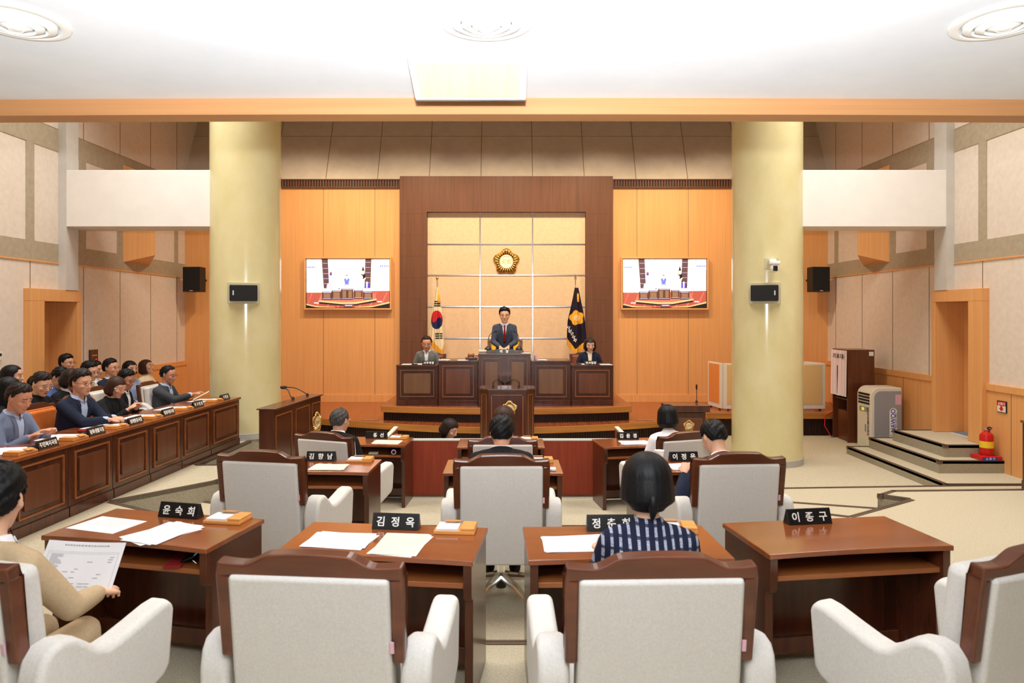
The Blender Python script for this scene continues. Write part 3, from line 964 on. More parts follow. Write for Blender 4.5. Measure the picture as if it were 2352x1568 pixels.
HAIR = {'black': hairmat('hair_black', (5, 5, 6), (13, 12, 13)), 'brown': hairmat('hair_brown', (44, 26, 18), (66, 42, 30)),
        'darkbrown': hairmat('hair_dark_brown', (28, 19, 16), (44, 31, 26)), 'grey': hairmat('hair_grey', (36, 33, 31), (84, 80, 76))}
HAIRC = {'black': (20, 18, 18), 'brown': (54, 34, 24), 'darkbrown': (34, 24, 20), 'grey': (50, 46, 44)}
CL = {}
for nm, c in dict(suit_slate=(66, 72, 86), suit_black=(26, 26, 29), suit_navy=(32, 38, 56), suit_grey=(112, 112, 106), suit_bluegrey=(104, 116, 140), suit_charcoal=(60, 62, 66),
                  shirt_white=(236, 236, 240), shirt_blue=(176, 194, 224), tie_red=(128, 24, 26), beige=(178, 154, 120), cream=(236, 222, 192), tee_black=(28, 28, 30), sky=(150, 174, 214),
                  vest_green=(206, 206, 176), trouser_dark=(38, 38, 44), trouser_navy=(36, 42, 58), pale_pink=(232, 214, 206), denim=(84, 106, 160), shoe=(20, 18, 18)).items():
    CL[nm] = cloth(nm, c)

def tweed():
    m, nt, b = _new('tweed')
    N, L = nt.nodes, nt.links
    tc = N.new('ShaderNodeTexCoord')
    sp = N.new('ShaderNodeSeparateXYZ')
    L.new(tc.outputs['Object'], sp.inputs[0])
    def math_(op, a, v=None):
        n = N.new('ShaderNodeMath'); n.operation = op
        L.new(a, n.inputs[0])
        if v is not None:
            if isinstance(v, (int, float)):
                n.inputs[1].default_value = v
            else:
                L.new(v, n.inputs[1])
        return n.outputs[0]
    sx = math_('ABSOLUTE', math_('SINE', math_('MULTIPLY', sp.outputs['X'], 2 * PI / 0.064)))
    sz = math_('ABSOLUTE', math_('SINE', math_('MULTIPLY', sp.outputs['Z'], 2 * PI / 0.085)))
    band = math_('GREATER_THAN', sx, 0.87)
    dash = math_('GREATER_THAN', sz, 0.4)
    fine = N.new('ShaderNodeTexNoise'); fine.inputs['Scale'].default_value = 260
    L.new(tc.outputs['Object'], fine.inputs['Vector'])
    f2 = math_('MULTIPLY', math_('ADD', math_('MULTIPLY', fine.outputs['Fac'], 1.1), 0.0), 1.0)
    fac = math_('MULTIPLY', math_('MULTIPLY', band, math_('ADD', math_('MULTIPLY', dash, 0.6), 0.25)), f2)
    r = N.new('ShaderNodeValToRGB')
    r.color_ramp.elements[0].position = 0.1
    r.color_ramp.elements[1].position = 0.62
    r.color_ramp.elements[0].color = (*lin((30, 32, 50)), 1)
    r.color_ramp.elements[1].color = (*lin((176, 180, 192)), 1)
    L.new(fac, r.inputs['Fac'])
    L.new(r.outputs['Color'], b.inputs['Base Color'])
    b.inputs['Roughness'].default_value = 0.95
    b.inputs['Specular IOR Level'].default_value = 0.1
    return m
CL['tweed'] = tweed()

def remesh(mb, voxel, smooth=2):
    me = mb.mesh('tmp', M['white'])
    o = bpy.data.objects.new('tmp', me)
    COL.objects.link(o)
    r = o.modifiers.new('r', 'REMESH'); r.mode = 'VOXEL'; r.voxel_size = voxel; r.use_smooth_shade = True
    if smooth:
        s = o.modifiers.new('s', 'SMOOTH'); s.factor = 0.5; s.iterations = smooth
    dg = bpy.context.evaluated_depsgraph_get()
    out = bpy.data.meshes.new_from_object(o.evaluated_get(dg))
    bpy.data.objects.remove(o)
    bpy.data.meshes.remove(me)
    return out

def mesh_obj(name, me, mat, parent):
    me.materials.clear()
    for m_ in (mat if isinstance(mat, (list, tuple)) else [mat]):
        me.materials.append(m_)
    me.polygons.foreach_set('use_smooth', [True] * len(me.polygons))
    o = bpy.data.objects.new(name, me)
    COL.objects.link(o)
    o.parent = parent
    return o

def sring(w, yf, yb, z, n=28, p=2.3):
    out = []
    cy, ry = (yf + yb) / 2, (yf - yb) / 2
    for i in range(n):
        a = 2 * PI * i / n
        c, s = math.cos(a), math.sin(a)
        out.append(Vector((w * math.copysign(abs(c) ** (2 / p), c), cy + ry * math.copysign(abs(s) ** (2 / p), s), z)))
    return out

def head_mb(mb, T, fem):
    jw = 0.90 if fem else 1.0
    mb.ball((0, -0.015, 0.025), (0.074, 0.094, 0.090), 28, 18, 0, T)
    prof = [(-0.120, 0.020, 0.080, 0.035), (-0.112, 0.030, 0.087, 0.015), (-0.10, 0.041 * jw, 0.090, 0.0), (-0.08, 0.053 * jw, 0.090, -0.03), (-0.055, 0.062 * jw, 0.091, -0.05),
            (-0.03, 0.068 * (jw + 1) / 2, 0.091, -0.06), (0.0, 0.072, 0.089, -0.08), (0.03, 0.073, 0.089, -0.09), (0.06, 0.070, 0.082, -0.09), (0.085, 0.058, 0.066, -0.08)]
    mb.loft([sring(w, f, b_, z) for z, w, f, b_ in prof], 0, True, True, T)
    mb.tube([(0, 0.086, 0.016), (0, 0.098, -0.010), (0, 0.108, -0.032), (0, 0.094, -0.044)], [0.008, 0.010, 0.0125, 0.009], 12, 0, T)
    for s in (-1, 1):
        mb.ball((s * 0.011, 0.099, -0.036), 0.0085, 10, 8, 0, T)
        mb.ball((s * 0.030, 0.079, 0.031), (0.024, 0.013, 0.008), 12, 8, 0, T)
        mb.ball((s * 0.031, 0.080, 0.009), (0.0145, 0.0115, 0.009), 12, 8, 0, T)
        mb.ball((s * 0.044, 0.062, -0.026), (0.022, 0.025, 0.024), 12, 8, 0, T)
        mb.ball((s * 0.075, -0.012, -0.004), (0.008, 0.018, 0.031), 12, 8, 0, T)
    mb.ball((0, 0.090, -0.064), (0.022, 0.008, 0.0055), 12, 8, 0, T)
    mb.ball((0, 0.089, -0.073), (0.019, 0.009, 0.006), 12, 8, 0, T)
    mb.ball((0, 0.079, -0.106), (0.020, 0.015, 0.013), 12, 8, 0, T)

def hand_mb(mb, wrist, fwd, palm_n, side, s, curl=35):
    """palm, four bent fingers of different lengths, a thumb off the side; palm_n points out of the palm"""
    f = fwd.normalized()
    nrm = (palm_n - f * palm_n.dot(f)).normalized()
    rt = f.cross(nrm).normalized()          # towards the little finger for side = +1 or the thumb for -1
    def p(a, b_, c):
        return wrist + (f * a + rt * b_ + nrm * c) * s
    rings = []
    for a, wd, th in ((-0.02, 0.026, 0.019), (0.01, 0.03, 0.017), (0.045, 0.040, 0.014), (0.08, 0.041, 0.012), (0.09, 0.036, 0.009)):
        rings.append([p(a, wd * math.cos(2 * PI * k / 16), th * math.sin(2 * PI * k / 16)) for k in range(16)])
    mb.loft(rings)
    for k, (b_, L_) in enumerate(((-0.031, 0.066), (-0.0105, 0.076), (0.0105, 0.071), (0.031, 0.055))):
        if side < 0:
            b_ = -b_
        pts = [(0.078, 0.0)]
        ang = 0
        for q, fr in enumerate((0.45, 0.32, 0.23)):
            ang += R(curl * (0.5, 0.8, 0.6)[q])
            pts.append((pts[-1][0] + L_ * fr * math.cos(ang), pts[-1][1] + L_ * fr * math.sin(ang)))
        mb.tube([p(a, b_ * (1 + 0.06 * i), c) for i, (a, c) in enumerate(pts)], [0.0095 * s, 0.0088 * s, 0.008 * s, 0.0065 * s], 10)
    tb = -0.034 if side > 0 else 0.034
    sg = -1 if side > 0 else 1
    mb.tube([p(0.012, tb * 0.7, 0.004), p(0.040, tb + sg * 0.016, 0.012), p(0.066, tb + sg * 0.018, 0.02), p(0.086, tb + sg * 0.010, 0.026)], [0.013 * s, 0.011 * s, 0.0095 * s, 0.007 * s], 10)

def ik(a, t, l1, l2, pole):
    d = t - a
    L_ = min(d.length, (l1 + l2) * 0.995)
    u = d.normalized()
    x = (l1 * l1 - l2 * l2 + L_ * L_) / (2 * L_)
    h = math.sqrt(max(0, l1 * l1 - x * x))
    pv = (pole - u * pole.dot(u)).normalized()
    e = a + u * x + pv * h
    return e, a + u * L_

def hair_shell(style, fem):
    """grid shell round the skull in head space; the part over the face sinks inside the head"""
    rnd = random.Random(hash(style) % 1000 if False else len(style))
    na, ne = 72, 44
    C = Vector((0, -0.015, 0.02))
    rings = []
    def sm(a, b_, x):
        t = max(0.0, min(1.0, (x - a) / (b_ - a)))
        return t * t * (3 - 2 * t)
    bob = style in ('bob', 'long', 'wavy', 'bigbob')
    zend = {'bob': -0.115, 'long': -0.20, 'wavy': -0.115, 'bigbob': -0.112}.get(style, -0.06)
    for j in range(ne + 1):
        ring = []
        for i in range(na):
            az = 360 * i / na - 180
            A = abs(az)
            sa, ca = math.sin(R(az)), math.cos(R(az))
            if not bob:
                f0 = {'full': 38, 'crop': 44, 'short': 40}.get(style, 34)
                if A < 38:
                    hl = f0 + 3 * math.cos(R(az * 4 + 30)) + 2.2 * math.sin(R(az * 11))
                elif A < 62:
                    hl = f0 - (f0 - 24) * sm(38, 62, A)
                elif A < 80:
                    hl = 24 - 28 * sm(62, 76, A)
                elif A < 100:
                    hl = -4 + 12 * sm(80, 90, A)
                else:
                    hl = 8 - (56 if style != 'pony' else 46) * sm(100, 125, A)
                el = 90 - 140 * (j / ne)
                th = 0.012 + (0.019 if style != 'crop' else 0.005) * sm(10, 70, el) * (1.1 if A < 60 else 1) + (0.008 if style == 'full' else 0) * sm(0, 40, el)
                k = sm(hl - 5, hl + 4, el)
                a_, b_, c_ = 0.076, 0.098, 0.092
                d = Vector((sa * math.cos(R(el)), ca * math.cos(R(el)), math.sin(R(el))))
                r = 1 / math.sqrt((d.x / a_) ** 2 + (d.y / b_) ** 2 + (d.z / c_) ** 2)
                r = r + th * k - 0.022 * (1 - k)
                r += (0.0028 * math.sin(9 * R(az) + el * 0.21) + 0.0016 * math.sin(23 * R(az) - el * 0.13) + 0.005 * sm(30, 80, el) * math.sin(R(az) + 0.9)) * k + rnd.uniform(-0.0012, 0.0012) * k
                ring.append(C + d * r)
            else:
                t = j / ne
                wide = 1.03 if style == 'bigbob' else (1.08 if style == 'wavy' else 1.0)
                ax, ay = 0.092 * wide, 0.112
                if t < 0.45:
                    el = 90 - 90 * t / 0.45
                    z = 0.02 + 0.106 * math.sin(R(el))
                    q = math.cos(R(el))
                else:
                    u = (t - 0.45) / 0.55
                    u2 = min(1, u / 0.9)
                    z = 0.02 + (zend - 0.02) * u2
                    q = 1.0 + 0.07 * math.sin(PI * u2 * 0.8) - (0.20 if style != 'bigbob' else 0.42) * sm(0.62, 1.0, u2)
                    if style == 'long':
                        q = 1.0 + 0.05 * math.sin(PI * u2) - 0.10 * sm(0.8, 1, u2)
                    if u > 0.9:
                        q *= 1 - 0.75 * (u - 0.9) / 0.1
                x, y = ax * q * sa, ay * q * ca
                if style == 'wavy':
                    x *= 1 + 0.05 * math.sin(z * 130 + az * 0.05); y *= 1 + 0.04 * math.sin(z * 110 + az * 0.07)
                # the face window
                win = 58 if z < 0.02 else 58 - 26 * sm(0.02, 0.075, z)
                zf = 0.052 if style in ('bob', 'bigbob', 'wavy') else 0.07
                k = 1.0
                if z < zf + 0.02:
                    side = sm(win - 8, win + 6, A)
                    k = max(side, sm(zf - 0.004, zf + 0.016, z))
                f = 0.70 + 0.30 * k
                x, y = x * f if A > 5 else x * f, y * f - (0.02 * (1 - k))
                nz = 0.0016 * math.sin(17 * R(az)) + rnd.uniform(-0.0006, 0.0006)
                ring.append(Vector((x * (1 + nz * 6), -0.015 + y * (1 + nz * 6), z)))
        rings.append(ring)
    mb = MB()
    mb.loft(rings[::-1], 0, True, True)
    if style == 'pony':
        mb.tube([(0, -0.10, 0.02), (0, -0.135, 0.015), (0, -0.15, -0.03), (0, -0.14, -0.09), (0, -0.125, -0.13)], [0.02, 0.028, 0.03, 0.026, 0.01], 14)
    if style == 'bigbob':
        # hair pinned back: a strand gathered low in the middle
        mb.tube([(0.0, -0.112, -0.02), (0.004, -0.126, -0.055), (0.004, -0.124, -0.09), (0.002, -0.105, -0.13)], [0.010, 0.018, 0.018, 0.007], 14)
    return mb

def person(label, head, yaw, floor, s=0.9, hs=1.0, fem=False, skin=(214, 164, 130), hair='short', hairc='black', lean=8, pitch=8, hyaw=0, htilt=0,
           top='suit_black', shirt='shirt_white', vopen=0.2, tie=None, legs='trouser_dark', pose='sit', hands=None, glasses=False, sleeves='long', voxel=0.007, lids=False, lapel=True, group=None,
           collar=True, knee=0.42, shw=1.0, name='person', hcurl=35, rim='black', pole=None, lips=(176, 104, 92), up=0.0):
    rot = Matrix.Rotation(R(yaw), 4, 'Z')
    LE = Matrix.Rotation(-R(lean), 4, 'X')                 # torso frame, before lifting to the hip
    neck = LE @ Vector((0, 0, 0.535 * s))
    HR = Matrix.Rotation(R(hyaw), 4, 'Z') @ Matrix.Rotation(-R(pitch), 4, 'X') @ Matrix.Rotation(R(htilt), 4, 'Y')
    neckdir = Matrix.Rotation(-R(lean * 0.6 + pitch * 0.35), 4, 'X') @ Vector((0, 0.010 * s, (0.050 - up) * s))
    hc_off = neck + neckdir + (HR @ Vector((0, 0.014 * s, 0.095 * s * hs)))
    headw = Vector(head)
    hz = headw.z - floor - hc_off.z
    off = rot @ Vector((hc_off.x, hc_off.y, 0))
    root = empty(name, (headw.x - off.x, headw.y - off.y, floor))
    root.rotation_euler = (0, 0, R(yaw))
    tag(root, label, 'person', group)
    HIP = Matrix.Translation((0, 0, hz))
    TT = HIP @ LE                                          # torso frame to root
    hc = Vector((0, 0, hz)) + hc_off
    HT = Matrix.Translation(hc) @ HR @ Matrix.Scale(s * hs, 4) @ Matrix.Diagonal((1.06, 1, 0.98, 1))
    # arms
    fw = 0.93 if fem else 1.0
    arms = []
    for sd in (-1, 1):
        sh = TT @ Vector((sd * 0.168 * s * fw * shw, -0.005, 0.450 * s))
        if hands and hands.get(sd) is not None:
            h = hands[sd]
            tgt = Vector(h) if len(h) == 3 else Vector(h)
        else:
            tgt = Vector((sd * 0.13 * s, 0.36 * s, hz + 0.14 * s)) if pose == 'sit' else Vector((sd * 0.2 * s, 0.1 * s, hz - 0.1 * s))
        pl = Vector((sd * 0.55, -0.5, -0.75)) if pole is None else Vector((sd * pole[0], pole[1], pole[2]))
        el, wr = ik(sh, tgt, 0.275 * s, 0.245 * s, pl)
        arms.append((sd, sh, el, wr))
    # ---- body: one skin surface
    b = MB()
    head_mb(b, HT, fem)
    nk = TT @ Vector((0, 0, 0.50 * s))
    nr = (0.046 if fem else 0.054) * s
    b.tube([nk, nk.lerp(hc, 0.35), HT @ Vector((0, -0.022, -0.055)), HT @ Vector((0, -0.022, -0.01))], [nr * 1.25, nr, nr * 0.98, nr * 0.9], 18)
    prof = [(-0.06, 0.155, 0.115), (0.10, 0.140, 0.105), (0.25, 0.150, 0.108), (0.38, 0.168, 0.110), (0.455, 0.150, 0.092), (0.505, 0.085, 0.070), (0.535, 0.05, 0.05)]
    b.loft([[TT @ Vector((w_ * s * fw * math.cos(2 * PI * k / 24), d_ * s * math.sin(2 * PI * k / 24), t * s)) for k in range(24)] for t, w_, d_ in prof])
    for sd, sh, el, wr in arms:
        b.tube([TT @ Vector((sd * 0.05 * s, 0, 0.475 * s)), sh], [0.05 * s, 0.048 * s], 14)
        b.ball(sh, 0.05 * s, 14, 10)
        b.tube([sh, sh.lerp(el, 0.4), el], [0.046 * s, 0.044 * s, 0.036 * s], 14)
        b.ball(el, 0.036 * s, 12, 8)
        b.tube([el, el.lerp(wr, 0.3), wr], [0.036 * s, 0.037 * s, 0.024 * s], 14)
        fwd = (wr - el).normalized()
        pn = Vector((0, 0, -1)) if abs(fwd.z) < 0.85 else Vector((-sd * 0.9, -0.2, 0))
        # palms face down; the thumb lies towards the middle of the body
        hand_mb(b, wr + fwd * 0.012 * s, fwd, pn, sd, s * 0.98, hcurl)
    me = remesh(b, voxel, 2)
    n = len(me.vertices)
    co = np.empty(n * 3); me.vertices.foreach_get('co', co); co = co.reshape(-1, 3)
    inv = np.array(HT.inverted())
    lc = co @ inv[:3, :3].T + inv[:3, 3]
    base = np.array(lin(skin))
    colr = np.tile(base, (n, 1))
    x, y, z = lc[:, 0], lc[:, 1], lc[:, 2]
    front = (y > 0.045) & (np.abs(z) < 0.15)
    def paint(mask, c, k=1.0):
        colr[mask] = colr[mask] * (1 - k) + np.array(lin(c)) * k
    hd = hs * s
    px = voxel / hd
    paint(front & (np.abs(np.abs(x) - 0.04) < 0.022) & (np.abs(z + 0.028) < 0.02), (222, 150, 122), 0.25)
    paint(front & ((x / 0.025) ** 2 + ((z + 0.0685) / max(0.0085, px * 0.62)) ** 2 < 1), lips if fem else (178, 116, 100), 0.85 if fem else 0.6)
    paint(front & (np.abs(x) < 0.021) & (np.abs(z + 0.0685) < max(0.0016, px * 0.3)), (110, 60, 54), 0.7)
    eb = np.abs(np.abs(x) - 0.032)
    browz = 0.031 + 0.004 * (1 - (eb / 0.02) ** 2)
    paint(front & (eb < 0.019) & (np.abs(z - browz) < max(0.0042, px * 0.5)), HAIRC[hairc], 0.8)
    ez = 0.0085
    if lids:
        paint(front & (eb < 0.0145) & (np.abs(z - ez + 0.004) < max(0.0022, px * 0.45)), (40, 26, 22), 0.85)
    else:
        paint(front & ((eb / 0.0145) ** 2 + ((z - ez) / max(0.0050, px * 0.5)) ** 2 < 1), (236, 228, 222), 0.8)
        paint(front & ((eb / 0.0072) ** 2 + ((z - ez) / 0.0066) ** 2 < 1.0), (24, 16, 14), 1.0)
        paint(front & (eb < 0.0155) & (np.abs(z - ez - 0.0065) < max(0.0018, px * 0.35)), (34, 24, 22), 0.8)
    # short hair stubble at the nape and temples belongs to the scalp
    if hair in ('short', 'full', 'crop'):
        paint((z > -0.05) & (y < -0.03) & (np.abs(x) < 0.08) & (z < 0.16) & ((y < -0.045) | (z > 0.0)) & (np.abs(y) < 0.16), HAIRC[hairc], 0.6)
    at_ = me.color_attributes.new('tone', 'FLOAT_COLOR', 'POINT')
    rgba = np.ones((n, 4)); rgba[:, :3] = colr
    at_.data.foreach_set('color', rgba.reshape(-1))
    mesh_obj('body', me, SKIN, root)
    # ---- hair
    hm = hair_shell(hair, fem)
    hme = hm.mesh('hair', HAIR[hairc], 80)
    hme.transform(HT)
    mesh_obj('hair', hme, HAIR[hairc], root)
    # ---- upper garment
    g = MB()
    prof = [(-0.09, 0.178, 0.138), (0.0, 0.172, 0.134), (0.12, 0.160, 0.126), (0.25, 0.168, 0.130), (0.36, 0.182, 0.130), (0.43, 0.178, 0.118), (0.475, 0.140, 0.098), (0.51, 0.092, 0.082), (0.535, 0.072, 0.073), (0.556 if collar else 0.54, 0.064, 0.066)]
    g.loft([[TT @ Vector((w_ * s * fw * math.cos(2 * PI * k / 32), d_ * s * math.sin(2 * PI * k / 32) + (0.012 * s * math.sin(2 * PI * k / 32) if fem and 0.2 < t < 0.42 else 0), t * s)) for k in range(32)] for t, w_, d_ in prof])
    for sd, sh, el, wr in arms:
        g.tube([TT @ Vector((sd * 0.055 * s, -0.005, 0.492 * s)), TT @ Vector((sd * 0.12 * s * shw, -0.005, 0.474 * s)), sh + (TT.to_3x3() @ Vector((0, 0, 0.006 * s)))], [0.046 * s, 0.052 * s, 0.055 * s], 16)
        g.ball(sh, 0.062 * s, 16, 12)
        if sleeves == 'long':
            g.tube([sh, sh.lerp(el, 0.5), el], [0.062 * s, 0.058 * s, 0.051 * s], 16)
            g.ball(el, 0.051 * s, 14, 10)
            g.tube([el, el.lerp(wr, 0.5), el.lerp(wr, 0.95)], [0.051 * s, 0.046 * s, 0.037 * s], 16)
        else:
            g.tube([sh, sh.lerp(el, 0.5), sh.lerp(el, 0.78)], [0.062 * s, 0.060 * s, 0.058 * s], 16)
    gm = remesh(g, max(voxel * 1.25, 0.009), 3)
    # cut the opening cleanly in the torso frame
    inv = (TT @ Matrix.Scale(s, 4)).inverted()
    fwdm = TT @ Matrix.Scale(s, 4)
    bmg = bmesh.new(); bmg.from_mesh(gm)
    bmesh.ops.transform(bmg, matrix=inv, verts=bmg.verts)
    bvh = BVHTree.FromBMesh(bmg)
    if vopen is not None:
        vb, vt, vw = vopen, 0.545, 0.052
        for sd in (-1, 1):
            bmesh.ops.bisect_plane(bmg, geom=bmg.verts[:] + bmg.edges[:] + bmg.faces[:], plane_co=(0, 0, vb), plane_no=((vt - vb), 0, -sd * vw), dist=1e-5)
        bmesh.ops.bisect_plane(bmg, geom=bmg.verts[:] + bmg.edges[:] + bmg.faces[:], plane_co=(0, 0, 0.535), plane_no=(0, 0.25, 1), dist=1e-5)
        bmesh.ops.bisect_plane(bmg, geom=bmg.verts[:] + bmg.edges[:] + bmg.faces[:], plane_co=(0, 0, 0), plane_no=(0, 1, 0), dist=1e-5)
        def is_shirt(c):
            if c.z + 0.25 * c.y > 0.535 and abs(c.x) < 0.09:
                return True
            return c.y > 0.0 and c.y < 0.19 and c.z > vb and abs(c.x) < (c.z - vb) / (vt - vb) * vw
        inner = [f for f in bmg.faces if is_shirt(f.calc_center_median())]
        if not tie and shirt in ('shirt_blue', 'shirt_white') and collar:
            gone = [f for f in inner if f.calc_center_median().y > 0.0 and f.calc_center_median().z > 0.475 and abs(f.calc_center_median().x) < (f.calc_center_median().z - 0.475) * 0.55]
            inner = [f for f in inner if f not in set(gone)]
            bmesh.ops.delete(bmg, geom=gone, context='FACES')
            bmg.faces.ensure_lookup_table()
        if inner:
            b2 = bmg.copy()
            keep = set(f.index for f in inner)
            bmg.faces.index_update(); b2.faces.ensure_lookup_table(); bmg.faces.ensure_lookup_table()
            idx = set(f.index for f in inner)
            bmesh.ops.delete(b2, geom=[f for f in b2.faces if f.index not in idx], context='FACES')
            bmesh.ops.delete(bmg, geom=[bmg.faces[i] for i in idx], context='FACES')
            bmesh.ops.transform(b2, matrix=fwdm, verts=b2.verts)
            sm_ = bpy.data.meshes.new('shirt'); b2.to_mesh(sm_); b2.free()
            mesh_obj('shirt', sm_, CL[shirt], root)
    bmesh.ops.transform(bmg, matrix=fwdm, verts=bmg.verts)
    jm = bpy.data.meshes.new('jacket'); bmg.to_mesh(jm); bmg.free()
    mesh_obj('jacket' if vopen is not None else 'top', jm, CL[top], root)
    def conform(cols, lift, name_, mat, thick=0.004):
        """cols: rows of (x, t) in the torso frame laid on the chest"""
        v, f = [], []
        m_ = len(cols[0])
        for row in cols:
            for (x_, t_) in row:
                hit = bvh.ray_cast(Vector((x_, 0.4, t_)), Vector((0, -1, 0)))
                y_ = hit[0].y if hit[0] is not None and hit[0].y < 0.2 else 0.1
                v.append(fwdm @ Vector((x_, y_ + lift, t_)))
        for i in range(len(cols) - 1):
            for j in range(m_ - 1):
                f.append((i * m_ + j, i * m_ + j + 1, (i + 1) * m_ + j + 1, (i + 1) * m_ + j))
        me_ = bpy.data.meshes.new(name_)
        me_.from_pydata([tuple(q) for q in v], [], f)
        o = mesh_obj(name_, me_, mat, root)
        so = o.modifiers.new('s', 'SOLIDIFY'); so.thickness = thick * s; so.offset = 0
        return o
    if vopen is not None and lapel:
        vb, vt, vw = vopen, 0.545, 0.052
        for sd in (-1, 1):
            rows = []
            for i in range(13):
                t = vb + (0.515 - vb) * i / 12
                e = (t - vb) / (vt - vb) * vw
                u = i / 12
                wd = 0.012 + 0.040 * min(1, u / 0.62) if u <= 0.62 else (0.034 + 0.016 * (1 - (u - 0.62) / 0.38) if u < 0.74 else 0.036 - 0.012 * (u - 0.74) / 0.26)
                rows.append([(sd * (e - 0.003), t), (sd * (e + wd * 0.5), t), (sd * (e + wd), t)])
            conform(rows, 0.006, 'lapel', CL[top])
        if shirt and collar:
            for sd in (-1, 1):
                conform([[(sd * 0.006, 0.512), (sd * 0.05, 0.545)], [(sd * 0.022, 0.488), (sd * 0.052, 0.52)]], 0.008, 'shirt_collar', CL[shirt])
    if tie:
        rows = []
        for i in range(12):
            t = 0.522 - (0.522 - max(vopen - 0.0, 0.02)) * i / 11
            wd = (0.016 if i == 0 else 0.013 if i == 1 else 0.012 + 0.013 * i / 11)
            rows.append([(-wd, t), (0, t), (wd, t)])
        conform(rows, 0.008, 'tie', CL[tie])
    # ---- trousers and shoes
    l = MB()
    for sd in (-1, 1):
        hp = Vector((sd * 0.085 * s, 0.0, hz - 0.01 * s))
        if pose == 'sit':
            kz = max(hz + 0.02, 0.40 * s)
            kn = Vector((sd * 0.10 * s, knee * s, kz))
            an = Vector((sd * 0.10 * s, (knee + 0.02) * s, 0.09 * s))
        else:
            kn = Vector((sd * 0.10 * s, 0.03, hz * 0.52)); an = Vector((sd * 0.11 * s, -0.01, 0.09 * s))
        l.ball(hp, 0.095 * s, 14, 10)
        l.tube([hp, hp.lerp(kn, 0.5), kn], [0.09 * s, 0.082 * s, 0.066 * s], 16)
        l.ball(kn, 0.066 * s, 14, 10)
        l.tube([kn, kn.lerp(an, 0.4), an], [0.066 * s, 0.060 * s, 0.050 * s], 16)
        sh = MB()
        sh.ball((an.x, an.y + 0.06 * s, 0.045 * s), (0.045 * s, 0.13 * s, 0.045 * s), 16, 10)
        sh.build('shoe', CL['shoe'], root)
    l.ball((0, 0, hz), (0.15 * s, 0.12 * s, 0.11 * s), 18, 12)
    mesh_obj('trousers', remesh(l, 0.016, 2), CL[legs], root)
    # ---- glasses
    if glasses:
        gl = MB()
        for sd in (-1, 1):
            c = Vector((sd * 0.033, 0.107, 0.006))
            gl.tube([HT @ (c + Vector((0.022 * math.cos(2 * PI * k / 20), -0.004 * abs(math.cos(2 * PI * k / 20)), 0.0165 * math.sin(2 * PI * k / 20)))) for k in range(21)], 0.0016 * s * hs, 6)
            gl.tube([HT @ Vector((sd * 0.055, 0.103, 0.010)), HT @ Vector((sd * 0.079, 0.06, 0.010)), HT @ Vector((sd * 0.083, -0.012, 0.010))], 0.0016 * s * hs, 6)
        gl.tube([HT @ Vector((-0.011, 0.107, 0.01)), HT @ Vector((0, 0.112, 0.012)), HT @ Vector((0.011, 0.107, 0.01))], 0.0015 * s * hs, 6)
        gl.build('glasses', M['black'] if rim == 'black' else M['steel'], root)
    root['hz'] = hz
    return root, hz

def P(px, py, d):
    return at(px, py, d)
# --- the dais
person('man standing at the top desk in slate suit, white shirt and red tie', P(1159, 724, 11.05), 180, DAIS, 0.87, 1.1, False, (222, 170, 136), 'full', 'black', 14, 6,
       top='suit_slate', tie='tie_red', vopen=0.2, pose='stand', hands={-1: (-0.06, 0.30, 0.885), 1: (0.07, 0.31, 0.88)}, glasses=True, voxel=0.006, hcurl=25, pole=(0.5, -0.6, 0.0))
person('grey jacketed man with glasses reading at the left end of the dais', P(980, 788, 11.15), 180, DAIS, 0.80, 1.18, False, (206, 148, 116), 'crop', 'darkbrown', 10, 18, 4,
       top='suit_grey', vopen=0.08, glasses=True, lids=True, rim='steel', hands={-1: (-0.14, 0.22, 0.50), 1: (0.14, 0.22, 0.50)}, lapel=True)
person('woman in navy jacket and cream top at the right end of the dais', P(1355, 791, 11.15), 180, DAIS, 0.80, 1.14, True, (226, 178, 148), 'wavy', 'darkbrown', 8, 16, 4,
       top='suit_navy', shirt='cream', vopen=0.0, lids=True, hands={-1: (-0.14, 0.22, 0.50), 1: (0.14, 0.22, 0.50)}, collar=False)
# --- behind the red screen
person('woman in black seen in profile, head bowed behind the red screen', P(1034, 984, 7.92), -112, L3, 0.9, 1.03, True, (226, 176, 146), 'bob', 'darkbrown', 16, 30, 0, top='suit_black', lids=True, vopen=None)
# --- members, seen from behind
person('grey-haired man seen from behind in the front row, left', P(781, 966, 6.36), -12, L3, 0.92, 1.0, False, (208, 156, 126), 'crop', 'grey', 8, 10, -8, top='suit_black', glasses=True, rim='steel', up=0.03)
person('brown-haired woman from behind, in front of the podium', P(1157, 963, 6.30), 0, L3, 0.9, 1.18, True, (226, 180, 150), 'long', 'brown', 6, 8, top='pale_pink', vopen=None)
person('woman with black bob from behind, near the small right lectern', P(1532, 956, 6.42), 10, L3, 0.9, 1.04, True, (226, 180, 150), 'bob', 'black', 4, 8, top='shirt_white', vopen=None)
person('man in black suit from behind, middle row on the centre line', P(1152, 995, 4.56), 0, L2, 0.93, 0.95, False, (206, 148, 118), 'short', 'black', 10, 16, 0, top='suit_black', hands={-1: (-0.12, 0.40, 0.70), 1: (0.12, 0.40, 0.70)}, shw=1.02, up=0.035)
person('man in navy suit with white collar bending over his desk, middle row right', P(1640, 1006, 4.86), 8, L2, 0.95, 1.0, False, (216, 166, 138), 'short', 'black', 24, 38, 4, top='suit_navy',
       hands={-1: (-0.2, 0.36, 0.70), 1: (0.18, 0.4, 0.70)})
